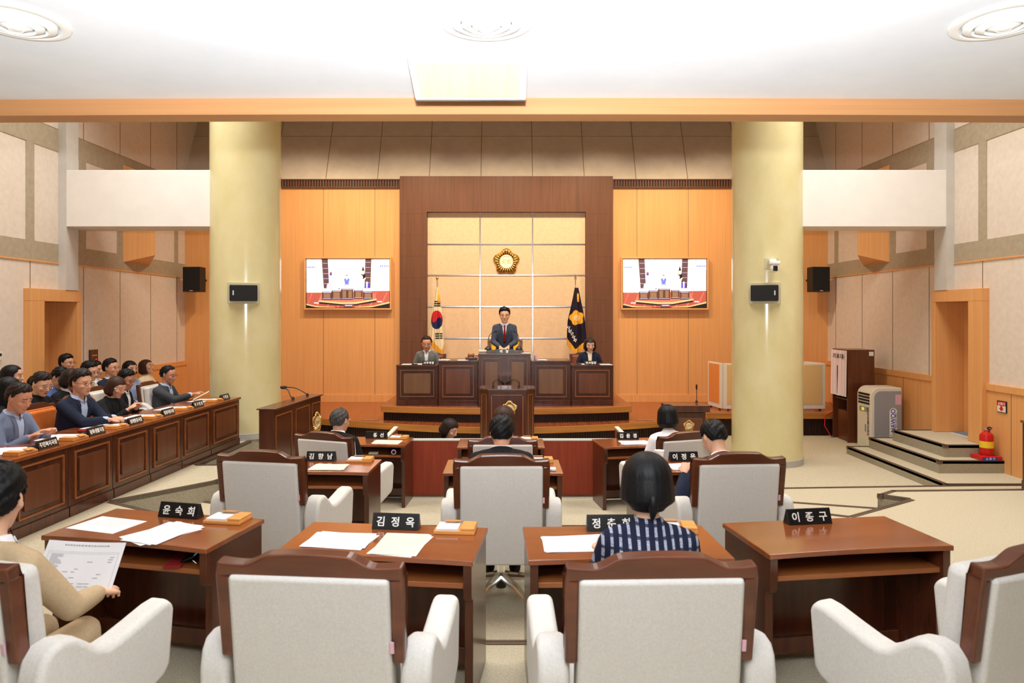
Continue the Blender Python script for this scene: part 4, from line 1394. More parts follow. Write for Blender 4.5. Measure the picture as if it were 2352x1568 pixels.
# --- nearest row
person('woman with pinned black hair and striped tweed jacket, from behind', P(1485, 1106, 2.64), -2, L1, 0.93, 1.03, True, (224, 178, 150), 'bigbob', 'black', 4, 6, top='tweed', vopen=None,
       hands={-1: (-0.14, 0.36, 0.70), 1: (0.14, 0.36, 0.70)}, voxel=0.006, shw=0.93, collar=True, up=-0.01, pole=(0.35, -0.5, -0.8))
person('person in beige jacket at the left edge, holding a printed sheet', P(-6, 1150, 2.46), -6, L1, 0.93, 1.0, True, (224, 176, 146), 'full', 'black', 6, 8, 24, top='beige', vopen=0.25, legs='beige',
       hands={-1: (-0.12, 0.44, 0.60), 1: (0.15, 0.40, 0.60)}, voxel=0.006, hcurl=55)
# --- officials at the left desks
OY = -90
person('man in charcoal suit at the far end desk, looking down at a paper', P(387, 860, 8.6), OY - 4, LP, 0.88, 1.02, False, (196, 138, 108), 'crop', 'black', 6, 14, 0, top='suit_charcoal', shirt='shirt_blue', vopen=0.05,
       glasses=True, lids=True, hands={1: (0.04, 0.44, 0.665), -1: (-0.12, 0.28, 0.60)})
person('man in black suit and white shirt, partly hidden by the woman in black', P(290, 872, 8.0), OY + 2, LP, 0.88, 1.0, False, (190, 130, 104), 'full', 'black', 8, 18, -6, top='suit_black', vopen=0.0, glasses=True, lids=True, hands={1: (0.12, 0.26, 0.5), -1: (-0.12, 0.26, 0.5)})
person('woman in black jacket with brown bob at the officials desks', P(268, 888, 7.3), OY - 8, LP, 0.88, 1.02, True, (222, 172, 142), 'bob', 'brown', 12, 24, 0, top='suit_black', shirt='tee_black', vopen=0.25, glasses=True, lids=True,
       hands={1: (0.06, 0.34, 0.655), -1: (-0.07, 0.34, 0.655)}, rim='steel', collar=False)
person('man in navy suit with round glasses and clasped hands on the desk', P(187, 879, 6.55), OY - 10, LP, 0.92, 1.03, False, (214, 160, 128), 'full', 'darkbrown', 14, 8, -4, top='suit_navy', shirt='shirt_blue', vopen=0.0,
       glasses=True, hands={1: (0.035, 0.50, 0.665), -1: (-0.04, 0.49, 0.67)}, voxel=0.006, hcurl=55)
person('man in blue-grey jacket with bowed head, nearest of the officials', P(44, 914, 5.72), OY - 6, LP, 0.92, 1.03, False, (204, 146, 116), 'short', 'darkbrown', 10, 24, 0, top='suit_bluegrey', shirt='shirt_blue', vopen=0.0, lids=True, voxel=0.006,
       hands={1: (0.08, 0.33, 0.655), -1: (-0.1, 0.33, 0.655)})
# --- audience behind the officials
AU = 'people seated behind the officials'
person('man with glasses standing out before the left doorway', P(154, 834, 8.75), OY - 6, LP, 0.88, 0.95, False, (196, 144, 114), 'full', 'black', 4, 0, 0, top='suit_black', glasses=True, group=AU, knee=0.3)
person('long black haired woman topmost at the left picture edge', P(29, 862, 7.25), OY + 20, LP, 0.88, 1.05, True, (216, 166, 136), 'long', 'black', 6, 8, 0, top='tee_black', vopen=None, group=AU, knee=0.3)
person('black haired woman behind the man in blue-grey jacket', P(22, 894, 6.15), OY + 25, LP, 0.88, 1.05, True, (216, 166, 136), 'long', 'black', 6, 8, 0, top='tee_black', vopen=None, group=AU, knee=0.3)
person('woman with ponytail and glasses in black t-shirt looking down', P(95, 882, 6.9), OY - 12, LP, 0.88, 1.05, True, (222, 172, 142), 'pony', 'darkbrown', 8, 22, 0, top='tee_black', vopen=None, sleeves='short', glasses=True, lids=True, rim='steel', group=AU, knee=0.3)
person('dark haired person in denim blue shirt with bowed head', P(137, 868, 7.95), OY - 4, LP, 0.88, 1.05, False, (206, 156, 126), 'full', 'black', 10, 40, 0, top='denim', vopen=None, lids=True, group=AU, knee=0.3)
person('woman in black top with white neckline behind the man in navy', P(165, 870, 7.55), OY, LP, 0.88, 1.05, True, (216, 166, 136), 'bob', 'darkbrown', 8, 24, 0, top='suit_black', shirt='shirt_white', vopen=0.42, lids=True, group=AU, lapel=False, knee=0.3)
person('man with glasses in pale green vest', P(206, 853, 8.5), OY - 4, LP, 0.88, 1.05, False, (220, 168, 138), 'full', 'black', 8, 12, 0, top='vest_green', shirt='shirt_white', vopen=0.2, glasses=True, lids=True, group=AU, knee=0.3)
person('person mostly hidden behind the man in pale green vest', P(220, 848, 9.3), OY - 4, LP, 0.88, 0.95, False, (214, 164, 134), 'short', 'black', 6, 8, 0, top='shirt_white', vopen=None, group=AU, knee=0.3)
person('man with glasses in navy jacket looking to the right', P(255, 845, 9.0), OY - 4, LP, 0.88, 1.05, False, (206, 152, 120), 'short', 'black', 4, 2, 0, top='suit_navy', shirt='shirt_blue', vopen=0.1, glasses=True, group=AU, knee=0.3)
person('woman with black bob and glasses in sky-blue blouse', P(299, 846, 9.7), OY - 14, LP, 0.88, 1.05, True, (218, 168, 138), 'bob', 'black', 4, 4, -8, top='sky', vopen=None, glasses=True, rim='steel', group=AU, knee=0.3)
person('woman with reddish-brown hair in cream blouse looking up', P(337, 842, 10.2), OY, LP, 0.88, 1.05, True, (220, 168, 136), 'bob', 'brown', 4, -10, 0, top='cream', vopen=None, glasses=True, rim='steel', group=AU, knee=0.3)
# ------------------------------------------------------------------ more chairs
M['yellow_leather'] = noisy('yellow_leather', (226, 172, 30), (240, 190, 48), (12, 12, 12), 0.4)
M['brown_leather'] = noisy('brown_leather', (112, 56, 32), (128, 68, 40), (12, 12, 12), 0.4)
cy = make_chair(M['yellow_leather'], M['chair_wood'])
cy.location = (px2x(1161, 11.55), 11.55, DAIS); cy.rotation_euler = (0, 0, PI)
tag(cy, 'wooden armchair with yellow upholstery behind the standing man', 'chair')
cb = make_chair(M['brown_leather'], M['chair_wood'])
for k, (px, who) in enumerate(((990, 'grey jacketed man at the left end of the dais'), (1343, 'woman in navy at the right end of the dais'))):
    o = cb if k == 0 else copy_tree(cb)
    o.location = (px2x(px, 11.45), 11.45, DAIS); o.rotation_euler = (0, 0, PI); o.scale = (0.8, 0.8, 0.76)
    tag(o, 'brown leather chair behind the ' + who, 'chair', 'brown chairs on the dais')
for key, x, y, lb in (('o1', -4.33, 8.66, 'white chair under the man in charcoal suit at the far end of the officials desks'), ('o2', -4.62, 8.02, 'white chair under the man in black suit, second from the far end')):
    o = copy_tree(chair_white)
    o.location = (x, y, LP); o.rotation_euler = (0, 0, -PI / 2); o.scale = (0.82, 0.82, 0.82)
    tag(o, lb, 'chair', 'chairs at the officials desks')
cl_ = make_chair(M['leather'], M['chair_wood'])
for k, (x, y, lb) in enumerate(((-4.27, 6.50, 'orange leather chair with wooden crest behind the man in navy suit'), (-4.36, 7.22, 'orange leather chair under the woman in black jacket'), (-4.36, 5.72, 'orange leather chair under the man in blue-grey jacket'))):
    o = cl_ if k == 0 else copy_tree(cl_)
    o.location = (x, y, LP); o.rotation_euler = (0, 0, -PI / 2 - 0.05); o.scale = (0.82, 0.82, 0.82)
    tag(o, lb, 'chair', 'chairs at the officials desks')

# ------------------------------------------------------------------ nameplates
def nameplate(T, txt, label, L=0.235, H=0.075, size=0.05, mat='black_gloss', letter='letter_white', sp=1.0, bold=0.02, sx=1.0, shift=0.0):
    root = empty('nameplate')
    root.matrix_world = T
    d = 0.030
    tri = [(-d, 0.0), (d, 0.0), (0.004, H), (-0.004, H)]
    MB().prism(tri, -L / 2, L / 2, 0, YZ).build('plate', M[mat], root, 0.002)
    ang = math.atan2(d - 0.004, H)
    F = Matrix.Translation((shift, -(d + 0.004) / 2 - 0.0006, H * 0.5)) @ Matrix.Rotation(-ang, 4, 'X')
    lettering(txt, size, M[letter], root, F, bold, 0.0006, spacing=sp, sx=sx)
    return tag(root, label, 'nameplate', 'black nameplates')
def ondesk(key, x, y, rz=0, z=0.66):
    return DK[key] @ Matrix.Translation((x, y, z)) @ Matrix.Rotation(R(rz), 4, 'Z')
nameplate(ondesk('D1', 0.0, 0.41), '윤  숙  희', 'black nameplate on the lower left desk with the phone on its shelf')
nameplate(ondesk('D2', 0.0, 0.41), '김  정  옥', 'black nameplate on the desk left of the centre aisle, nearest row')
nameplate(ondesk('D3', -0.02, 0.41), '정  춘  희', 'black nameplate partly hidden by the woman in striped tweed')
nameplate(ondesk('D4', -0.02, 0.41), '이  종  구', 'black nameplate standing alone on the bare desk at the right')
nameplate(ondesk('E1', -0.03, 0.41), '김  향  남', 'black nameplate on the middle row desk left of the aisle')
nameplate(ondesk('E3', 0.01, 0.41, 3), '이  정  욱', 'black nameplate beside the paper cup on the middle row desk')
nameplate(ondesk('F1', 0.05, 0.40), '종  선', 'black nameplate half hidden by the front row chair on the left', shift=0.025)
nameplate(ondesk('F3', -0.06, 0.42, -4), '김  윤  경', 'black nameplate on the front row desk at the right end of the red screen')
for i in range(6):
    nm = names6[i]
    T = OFF[i] @ Matrix.Translation((0.14 if i else 0.10, 0.075, 0.605)) @ Matrix.Rotation(R(0), 4, 'Z')
    nameplate(T, ' '.join(nm) if len(nm) < 5 else nm, 'black nameplate reading %s on the officials desks' % nm, 0.215, 0.068, 0.042 if len(nm) > 4 else 0.044, sx=0.82 if len(nm) > 4 else 0.9)
for i, txt, lb, L in ((0, '사무국장', 'small black nameplate before the man in grey jacket on the dais', 0.2), (4, '의사팀장', 'small black nameplate before the woman in navy on the dais', 0.2)):
    x, d, z, w_ = DAISD[i]
    nameplate(Matrix.Translation((px2x(985 if i == 0 else 1357, d + 0.08), d + 0.08, z)), txt, lb, L, 0.06, 0.042, sp=1.15)
x, d, z, w_ = DAISD[2]
M['dark_green'] = plain('dark_green', (38, 46, 36), 0.4)
st = empty('book_stand', (px2x(1160, d + 0.16), d + 0.16, z))
MB().add([(-0.285, 0, 0), (0.285, 0, 0), (0.285, 0.25, 0), (-0.285, 0.25, 0), (-0.285, 0, 0.05), (0.285, 0, 0.05), (0.285, 0.25, 0.03), (-0.285, 0.25, 0.03)],
         [(0, 3, 2, 1), (4, 5, 6, 7), (0, 1, 5, 4), (1, 2, 6, 5), (2, 3, 7, 6), (3, 0, 4, 7)]).build('board', M['walnut'], st, 0.004)
tag(st, 'low wooden reading board on the tall centre desk', 'reading stand')
nameplate(Matrix.Translation((px2x(1158, d + 0.09), d + 0.09, z)), '의   장', 'wide dark green nameplate reading 의장 on the tall centre desk', 0.285, 0.062, 0.052, 'dark_green')
zb = z
for px, hx, wh in ((1121, 1136, 'left'), (1192, 1183, 'right')):
    b = Vector((px2x(px, d + 0.2), d + 0.2, zb + 0.05))
    gooseneck('gooseneck_microphone', b, [b, b + Vector((0, 0, 0.14)), b + Vector((px2x(VPX + (hx - px) * 0.35, d), 0.03, 0.24)), at(hx, 762, d + 0.32)],
              'tall black gooseneck microphone on a round foot, %s of the standing man' % wh, 0.005, head=0.011, stand=True)

# ------------------------------------------------------------------ memo trays, papers
def memo_tray():
    root = empty('memo_tray')
    MB().box(-0.10, 0.10, -0.065, 0.065, 0, 0.017).build('tray', M['tray_wood'], root, 0.003)
    MB().box(-0.088, 0.018, -0.058, 0.054, 0.017, 0.026).build('memo_pad', M['paper'], root)
    MB().box(0.03, 0.098, -0.06, 0.063, 0.017, 0.030).build('pen_lid', M['tray_wood'], root, 0.003)
    T = Matrix.Translation((-0.02, 0.052, 0.030)) @ Matrix.Rotation(R(-14), 4, 'X')
    MB().box(-0.04, 0.04, -0.02, 0.022, 0, 0.006, 0, T).build('clip_board', M['tray_wood'], root, 0.001)
    return root
tray0 = memo_tray()
tcount = [0]
def tray(T, label):
    o = tray0 if tcount[0] == 0 else copy_tree(tray0)
    tcount[0] += 1
    o.matrix_world = T
    tag(o, label, 'memo tray', 'wooden memo trays')
tray(ondesk('D1', 0.285, 0.40, 4), 'wooden memo tray on the lower left desk')
tray(ondesk('D2', 0.30, 0.405, 2), 'wooden memo tray on the desk left of the centre aisle, nearest row')
tray(ondesk('D3', 0.30, 0.40, -8), 'wooden memo tray right of the woman in striped tweed')
tray(ondesk('E1', 0.29, 0.40, 0), 'wooden memo tray on the middle row desk left of the aisle')
tray(ondesk('E2', 0.30, 0.40, 0), 'wooden memo tray right of the man in black suit')
tray(ondesk('F1', 0.30, 0.40, 0), 'wooden memo tray on the front row desk left of the red screen')
tray(ondesk('F2', 0.30, 0.40, 0), 'wooden memo tray on the front row desk before the podium')
who6 = ('man in charcoal suit', 'man in black suit and white shirt', 'woman in black jacket', 'man in navy suit', 'empty place beside the man in navy', 'man in blue-grey jacket')
for i in range(6):
    tray(OFF[i] @ Matrix.Translation((-0.10, 0.10, 0.605)) @ Matrix.Rotation(PI, 4, 'Z'), 'wooden memo tray beside the nameplate reading %s' % names6[i])

def sheets(T, label, colour='paper', w_=0.21, h_=0.297, n=2, lines=6, fan=6, bend=0.0, title=True, group='papers on the desks'):
    root = empty('document')
    root.matrix_world = T
    rnd = random.Random(label)
    for k in range(n):
        a = R((k - (n - 1) / 2) * fan + rnd.uniform(-1.5, 1.5))
        off = Matrix.Translation((rnd.uniform(-0.012, 0.012) * (n > 1), rnd.uniform(-0.012, 0.012) * (n > 1), 0.0015 * k)) @ Matrix.Rotation(a, 4, 'Z')
        mb = MB()
        m_ = 8
        top = []
        for i in range(m_ + 1):
            y = -h_ / 2 + h_ * i / m_
            z = bend * max(0, -(y + h_ * 0.15)) ** 2
            top.append((y, z))
        v, f = [], []
        for (y, z) in top:
            v += [(-w_ / 2, y, z), (w_ / 2, y, z), (-w_ / 2, y, z + 0.001), (w_ / 2, y, z + 0.001)]
        for i in range(m_):
            q = i * 4
            f += [(q + 2, q + 3, q + 7, q + 6), (q, q + 4, q + 5, q + 1), (q, q + 2, q + 6, q + 4), (q + 1, q + 5, q + 7, q + 3)]
        f += [(0, 1, 3, 2), (m_ * 4, m_ * 4 + 2, m_ * 4 + 3, m_ * 4 + 1)]
        mb.add(v, f, 0, False, off)
        cm = M[colour if (k == n - 1) else 'paper']
        if k == n - 1 and lines:
            for q in range(lines):
                y = h_ * 0.36 - q * h_ * 0.085
                L_ = w_ * (0.34 if q == 0 and title else rnd.uniform(0.28, 0.40))
                mb.box(-L_, L_ * rnd.uniform(0.6, 1), y - 0.002 - 0.002 * (q == 0), y + 0.002, 0.0011, 0.0013, 1, off)
        mb.build('sheet', [cm, M['print_faint']], root)
    return tag(root, label, 'papers', group)
M['print_faint'] = plain('print_faint', (206, 206, 208), 0.8)
sheets(ondesk('D1', -0.27, 0.21, -4), 'white sheet lying on the left part of the lower left desk', n=1, w_=0.297, h_=0.21)
sheets(ondesk('D1', 0.09, 0.15, -14), 'white and pale green papers overhanging the edge of the lower left desk', 'paper', n=3, fan=9, h_=0.30)
sheets(ondesk('D2', -0.22, 0.20, -3), 'white papers on the left half of the desk left of the aisle, nearest row', n=3, w_=0.297, h_=0.21, fan=5)
sheets(ondesk('D2', 0.08, 0.175, -2), 'pale green booklet on white sheets in the middle of the desk left of the aisle', 'green_paper', n=3, fan=4, h_=0.29, lines=2)
sheets(ondesk('D3', -0.22, 0.20, 2), 'white papers left of the woman in striped tweed', n=3, w_=0.297, h_=0.21, fan=4)
sheets(ondesk('E1', 0.10, 0.17, -2), 'pale green booklet on the middle row desk left of the aisle', 'green_paper', n=3, w_=0.26, h_=0.20, fan=4, lines=2)
sheets(ondesk('E3', -0.04, 0.20, 8), 'white papers under the hands of the bending man in navy suit', n=3, w_=0.25, h_=0.21, fan=9)
sheets(ondesk('E3', 0.20, 0.33, 20), 'single white sheet left of the head of the bending man', n=1, w_=0.15, h_=0.21)
sheets(ondesk('F1', 0.22, 0.18, -2), 'pale green booklet on the front row desk left of the red screen', 'green_paper', n=2, w_=0.28, h_=0.20, fan=3, lines=2)
sheets(ondesk('F3', -0.06, 0.2, -4), 'white papers on the front row desk right of the red screen', n=3, w_=0.30, h_=0.21, fan=6)
for i in range(6):
    sheets(OFF[i] @ Matrix.Translation((-0.03, 0.29, 0.605)) @ Matrix.Rotation(R(175 + i * 3), 4, 'Z'), 'white papers behind the nameplate reading %s' % names6[i], n=3, w_=0.297, h_=0.21, fan=6)

for i in range(6):
    pn_ = empty('pen_holder')
    pn_.matrix_world = OFF[i] @ Matrix.Translation((-0.02, 0.075, 0.6355)) @ Matrix.Rotation(R(12), 4, 'Z')
    MB().box(-0.032, 0.032, -0.012, 0.012, 0, 0.014).build('body', M['black_gloss'], pn_, 0.004)
    MB().box(0.008, 0.026, -0.0125, -0.0118, 0.003, 0.011).build('label_strip', M['blue'], pn_)
    tag(pn_, 'small black pen holder with blue strip on the tray beside the nameplate %s' % names6[i], 'pen holder', 'pen holders on the officials trays')

# sheet held by the person in beige: an agenda with heading, table and two groups of small boxes
hs_ = empty('document')
hs_.matrix_world = Matrix.Translation(at(182, 1300, 2.82)) @ Matrix.Rotation(R(14), 4, 'Z') @ Matrix.Rotation(R(-38), 4, 'X') @ Matrix.Rotation(R(7), 4, 'Y')
mb = MB()
v, f = [], []
for i in range(13):
    x = -0.15 + 0.30 * i / 12
    y = 0.012 * math.sin(PI * i / 12)
    v += [(x, y, -0.105), (x, y, 0.105), (x, y + 0.001, -0.105), (x, y + 0.001, 0.105)]
for i in range(12):
    q = i * 4
    f += [(q, q + 4, q + 5, q + 1), (q + 2, q + 3, q + 7, q + 6), (q, q + 2, q + 6, q + 4), (q + 1, q + 5, q + 7, q + 3)]
f += [(0, 1, 3, 2), (48, 50, 51, 49)]
mb.add(v, f)
def mark(x0, x1, z0, z1):
    n_ = max(1, int((x1 - x0) / 0.02))
    for i in range(n_):
        a, b_ = x0 + (x1 - x0) * i / n_, x0 + (x1 - x0) * (i + 1) / n_
        ya, yb = (0.012 * math.sin(PI * (q + 0.15) / 0.30) - 0.0006 for q in (a, b_))
        mb.add([(a, ya, z0), (b_, yb, z0), (b_, yb, z1), (a, ya, z1)], [(0, 1, 2, 3)], 1)
rnd = random.Random(4)
x = -0.085
while x < 0.085:
    w_ = rnd.uniform(0.006, 0.011); mark(x, x + w_, 0.086, 0.092); x += w_ + 0.003
mark(-0.135, 0.135, 0.0545, 0.0552); mark(-0.135, 0.135, 0.061, 0.0617); mark(-0.135, 0.135, -0.085, -0.0845)
for x in (-0.135, 0.134):
    mark(x, x + 0.001, -0.085, 0.0617)
for q in range(13):
    mark(-0.122, -0.122 + rnd.uniform(0.02, 0.05), 0.048 - q * 0.0046, 0.050 - q * 0.0046)
for gx, gz in ((-0.09, -0.022), (-0.06, -0.022), (-0.03, -0.022), (-0.085, -0.045), (-0.055, -0.05), (-0.03, -0.045), (-0.02, -0.068), (0.01, -0.068), (0.035, -0.068), (-0.02, -0.08), (0.01, -0.08), (0.035, -0.08), (0.07, -0.03), (0.06, -0.045), (0.10, 0.03), (0.10, 0.02), (0.105, 0.04), (0.02, 0.02), (-0.02, -0.01)):
    mark(gx, gx + rnd.uniform(0.014, 0.024), gz, gz + 0.003)
mb.build('sheet', [M['paper'], M['print']], hs_)
tag(hs_, 'printed sheet held by the person in beige at the left edge', 'papers')
# paper held by the farthest official
oo = sheets(Matrix.Translation(at(462, 908, 8.3)) @ Matrix.Rotation(R(-70), 4, 'Z') @ Matrix.Rotation(R(28), 4, 'X'), 'pale sheet lifted by the man in charcoal suit', 'green_paper', n=1, w_=0.16, h_=0.2, lines=0)
# dark pen case before the man in navy
tag(MB().box(-0.10, 0.10, -0.03, 0.03, 0, 0.018).build('pen_case', M['suit'] if 'suit' in M else CL['tie_red'], None, 0.006), 'dark red case on the desk before the man in navy suit', 'case')
bpy.data.objects['pen_case'].matrix_world = OFF[3] @ Matrix.Translation((-0.27, 0.26, 0.606))
nb = MB().box(-0.09, 0.09, -0.07, 0.07, 0, 0.012).build('notebook', CL['suit_black'], None, 0.003)
nb.matrix_world = OFF[2] @ Matrix.Translation((-0.26, 0.2, 0.606)); tag(nb, 'thin black notebook before the woman in black jacket', 'notebook')

# phone on its shelf stand
ph = empty('mobile_phone'); ph.matrix_world = ondesk('D1', 0.23, 0.10, 18, 0.552)
MB().box(-0.04, 0.04, -0.09, 0.09, 0.0, 0.010).build('cover', CL['tie_red'], ph, 0.003)
T = Matrix.Translation((0.065, 0.03, 0.012)) @ Matrix.Rotation(R(-22), 4, 'Y')
MB().box(-0.038, 0.038, -0.08, 0.08, 0.012, 0.02, 0, T).build('phone', M['black_gloss'], ph, 0.003)
MB().box(0.026, 0.036, -0.075, 0.075, 0.020, 0.0205, 0, T).build('screen', plain('screen_blue', (90, 170, 210), 0.3, emit=0.5), ph)
MB().tube([(0.06, -0.02, 0.02), (0.09, -0.03, 0.0)], 0.002, 6).build('stand_leg', M['chrome'], ph)
tag(ph, 'mobile phone in a dark red cover on the shelf of the lower left desk', 'phone')
# paper cup
pc = empty('paper_cup'); pc.matrix_world = ondesk('E3', -0.20, 0.36)
MB().lathe([(0.026, 0), (0.037, 0.095), (0.034, 0.095), (0.024, 0.004), (0.001, 0.004)], 28, cap=False).build('cup', M['white'], pc)
MB().tube([(0.0375 * math.cos(2 * PI * k / 24), 0.0375 * math.sin(2 * PI * k / 24), 0.095) for k in range(25)], 0.0022, 6).build('rim', M['white'], pc)
tag(pc, 'white paper cup on the middle row desk right of the aisle', 'cup')
wb = empty('remote_control'); wb.matrix_world = ondesk('E2', 0.35, 0.08)
MB().box(-0.05, 0.05, -0.03, 0.03, 0, 0.022).build('case', M['white'], wb, 0.008, 3)
MB().box(-0.015, 0.02, -0.0305, -0.03, 0.007, 0.013).build('slot', M['grey_plastic'], wb)
tag(wb, 'small white plastic device on the desk of the man in black suit', 'device')
bt = empty('drink_bottle'); bt.matrix_world = ondesk('F1', 0.30, 0.10, 20, 0.588)
MB().lathe([(0.034, -0.09), (0.036, -0.07), (0.036, 0.05), (0.02, 0.085), (0.016, 0.10)], 24, 0, Matrix.Rotation(PI / 2, 4, 'X')).build('bottle', M['black_gloss'], bt)
MB().lathe([(0.001, 0.0), (0.026, 0.0), (0.026, 0.004), (0.001, 0.004)], 24, 0, Matrix.Translation((0, -0.088, 0)) @ Matrix.Rotation(PI / 2, 4, 'X')).build('bottom_label', M['pink'], bt)
tag(bt, 'dark bottle lying on the shelf of the front row desk, left', 'bottle')
gc = MB().box(-0.05, 0.05, -0.03, 0.03, 0, 0.02).build('tissue_pack', M['green_paper'], None, 0.004)
gc.matrix_world = ondesk('F1', 0.10, 0.09, 8, 0.552); tag(gc, 'small pale pack on the shelf of the front row desk, left', 'pack')

# ------------------------------------------------------------------ dais small things
x, d, z, w_ = DAISD[1]
gb = empty('gavel_block', (px2x(1083, d + 0.15), d + 0.15, z))
MB().box(-0.095, 0.095, -0.06, 0.06, 0.012, 0.045).build('block', M['walnut'], gb, 0.008)
MB().box(-0.085, 0.085, -0.05, 0.05, 0, 0.012).build('base', M['walnut'], gb)
tag(gb, 'dark wooden sounding block on the dais', 'gavel block')
gv = empty('gavel', (px2x(1086, d + 0.15), d + 0.15, z + 0.046))
MB().lathe([(0.022, -0.05), (0.03, -0.046), (0.03, -0.03), (0.024, -0.026), (0.024, 0.026), (0.03, 0.03), (0.03, 0.046), (0.022, 0.05)], 24, 0, Matrix.Translation((-0.03, 0, 0.03)) @ Matrix.Rotation(PI / 2, 4, 'Y')).build('head', M['walnut_edge'], gv)
MB().tube([(-0.03, 0.0, 0.03), (0.05, -0.02, 0.022), (0.09, -0.03, 0.02)], [0.008, 0.009, 0.012], 12).build('handle', M['walnut_edge'], gv)
tag(gv, 'wooden gavel lying on its block on the dais', 'gavel')
def pap(px, dd, z_, w__, label, n=3):
    sheets(Matrix.Translation((px2x(px, dd), dd, z_)) @ Matrix.Rotation(R(4), 4, 'Z'), label, n=n, w_=w__, h_=0.21, fan=5, lines=2, group='papers on the dais')
pap(1020, d + 0.12, z, 0.15, 'white papers at the left end of the gavel desk', 5)
pap(1062, d + 0.10, z, 0.15, 'pale papers left of the sounding block')
pap(1245, d + 0.14, z, 0.14, 'papers behind the cup on the right-hand dais desk', 5)
pap(935, 10.62, 0.943, 0.14, 'papers at the far left of the dais')
pap(962, 10.66, 0.943, 0.16, 'papers before the man in grey jacket')
pap(1345, 10.66, 0.943, 0.16, 'papers before the woman in navy on the dais')
pap(1390, 10.60, 0.943, 0.17, 'papers at the far right of the dais')
pap(1207, 10.5, DAISD[2][2], 0.12, 'papers right of the reading board on the tall centre desk')
cu = empty('paper_cup', (px2x(1231, 10.6), 10.6, DAISD[3][2]))
MB().lathe([(0.026, 0), (0.036, 0.075), (0.033, 0.075), (0.024, 0.004), (0.001, 0.004)], 24, cap=False).build('cup', M['pink'], cu)
tag(cu, 'patterned paper cup on the dais desk right of the centre', 'cup')
pb = MB().box(-0.075, 0.075, -0.05, 0.05, 0, 0.035).build('desk_phone', M['beige_plastic'], None, 0.01)
pb.location = (px2x(1110, 10.75), 10.75, DAISD[2][2]); tag(pb, 'beige device at the left end of the tall centre desk', 'device')
for px, dd, w2, zz, lb in ((953, 10.58, 0.09, 0.943, 'dark phone before the man in grey jacket'), (1329, 10.6, 0.1, 0.943, 'dark phone before the woman in navy on the dais')):
    o = MB().box(-w2 / 2, w2 / 2, -0.035, 0.035, 0, 0.01).build('mobile_phone', M['black_gloss'], None, 0.003)
    o.location = (px2x(px, dd), dd, zz); tag(o, lb, 'phone')
for s in (-1, 1):
    p_ = on(850 if s < 0 else 1480, 965, STG)
    o = MB().box(-0.13, 0.13, -0.03, 0.03, 0, 0.006).build('floor_socket', M['steel'])
    o.location = (p_.x, p_.y, STG); tag(o, 'flat metal plate set in the stage floor on the %s' % ('left' if s < 0 else 'right'), 'floor plate')

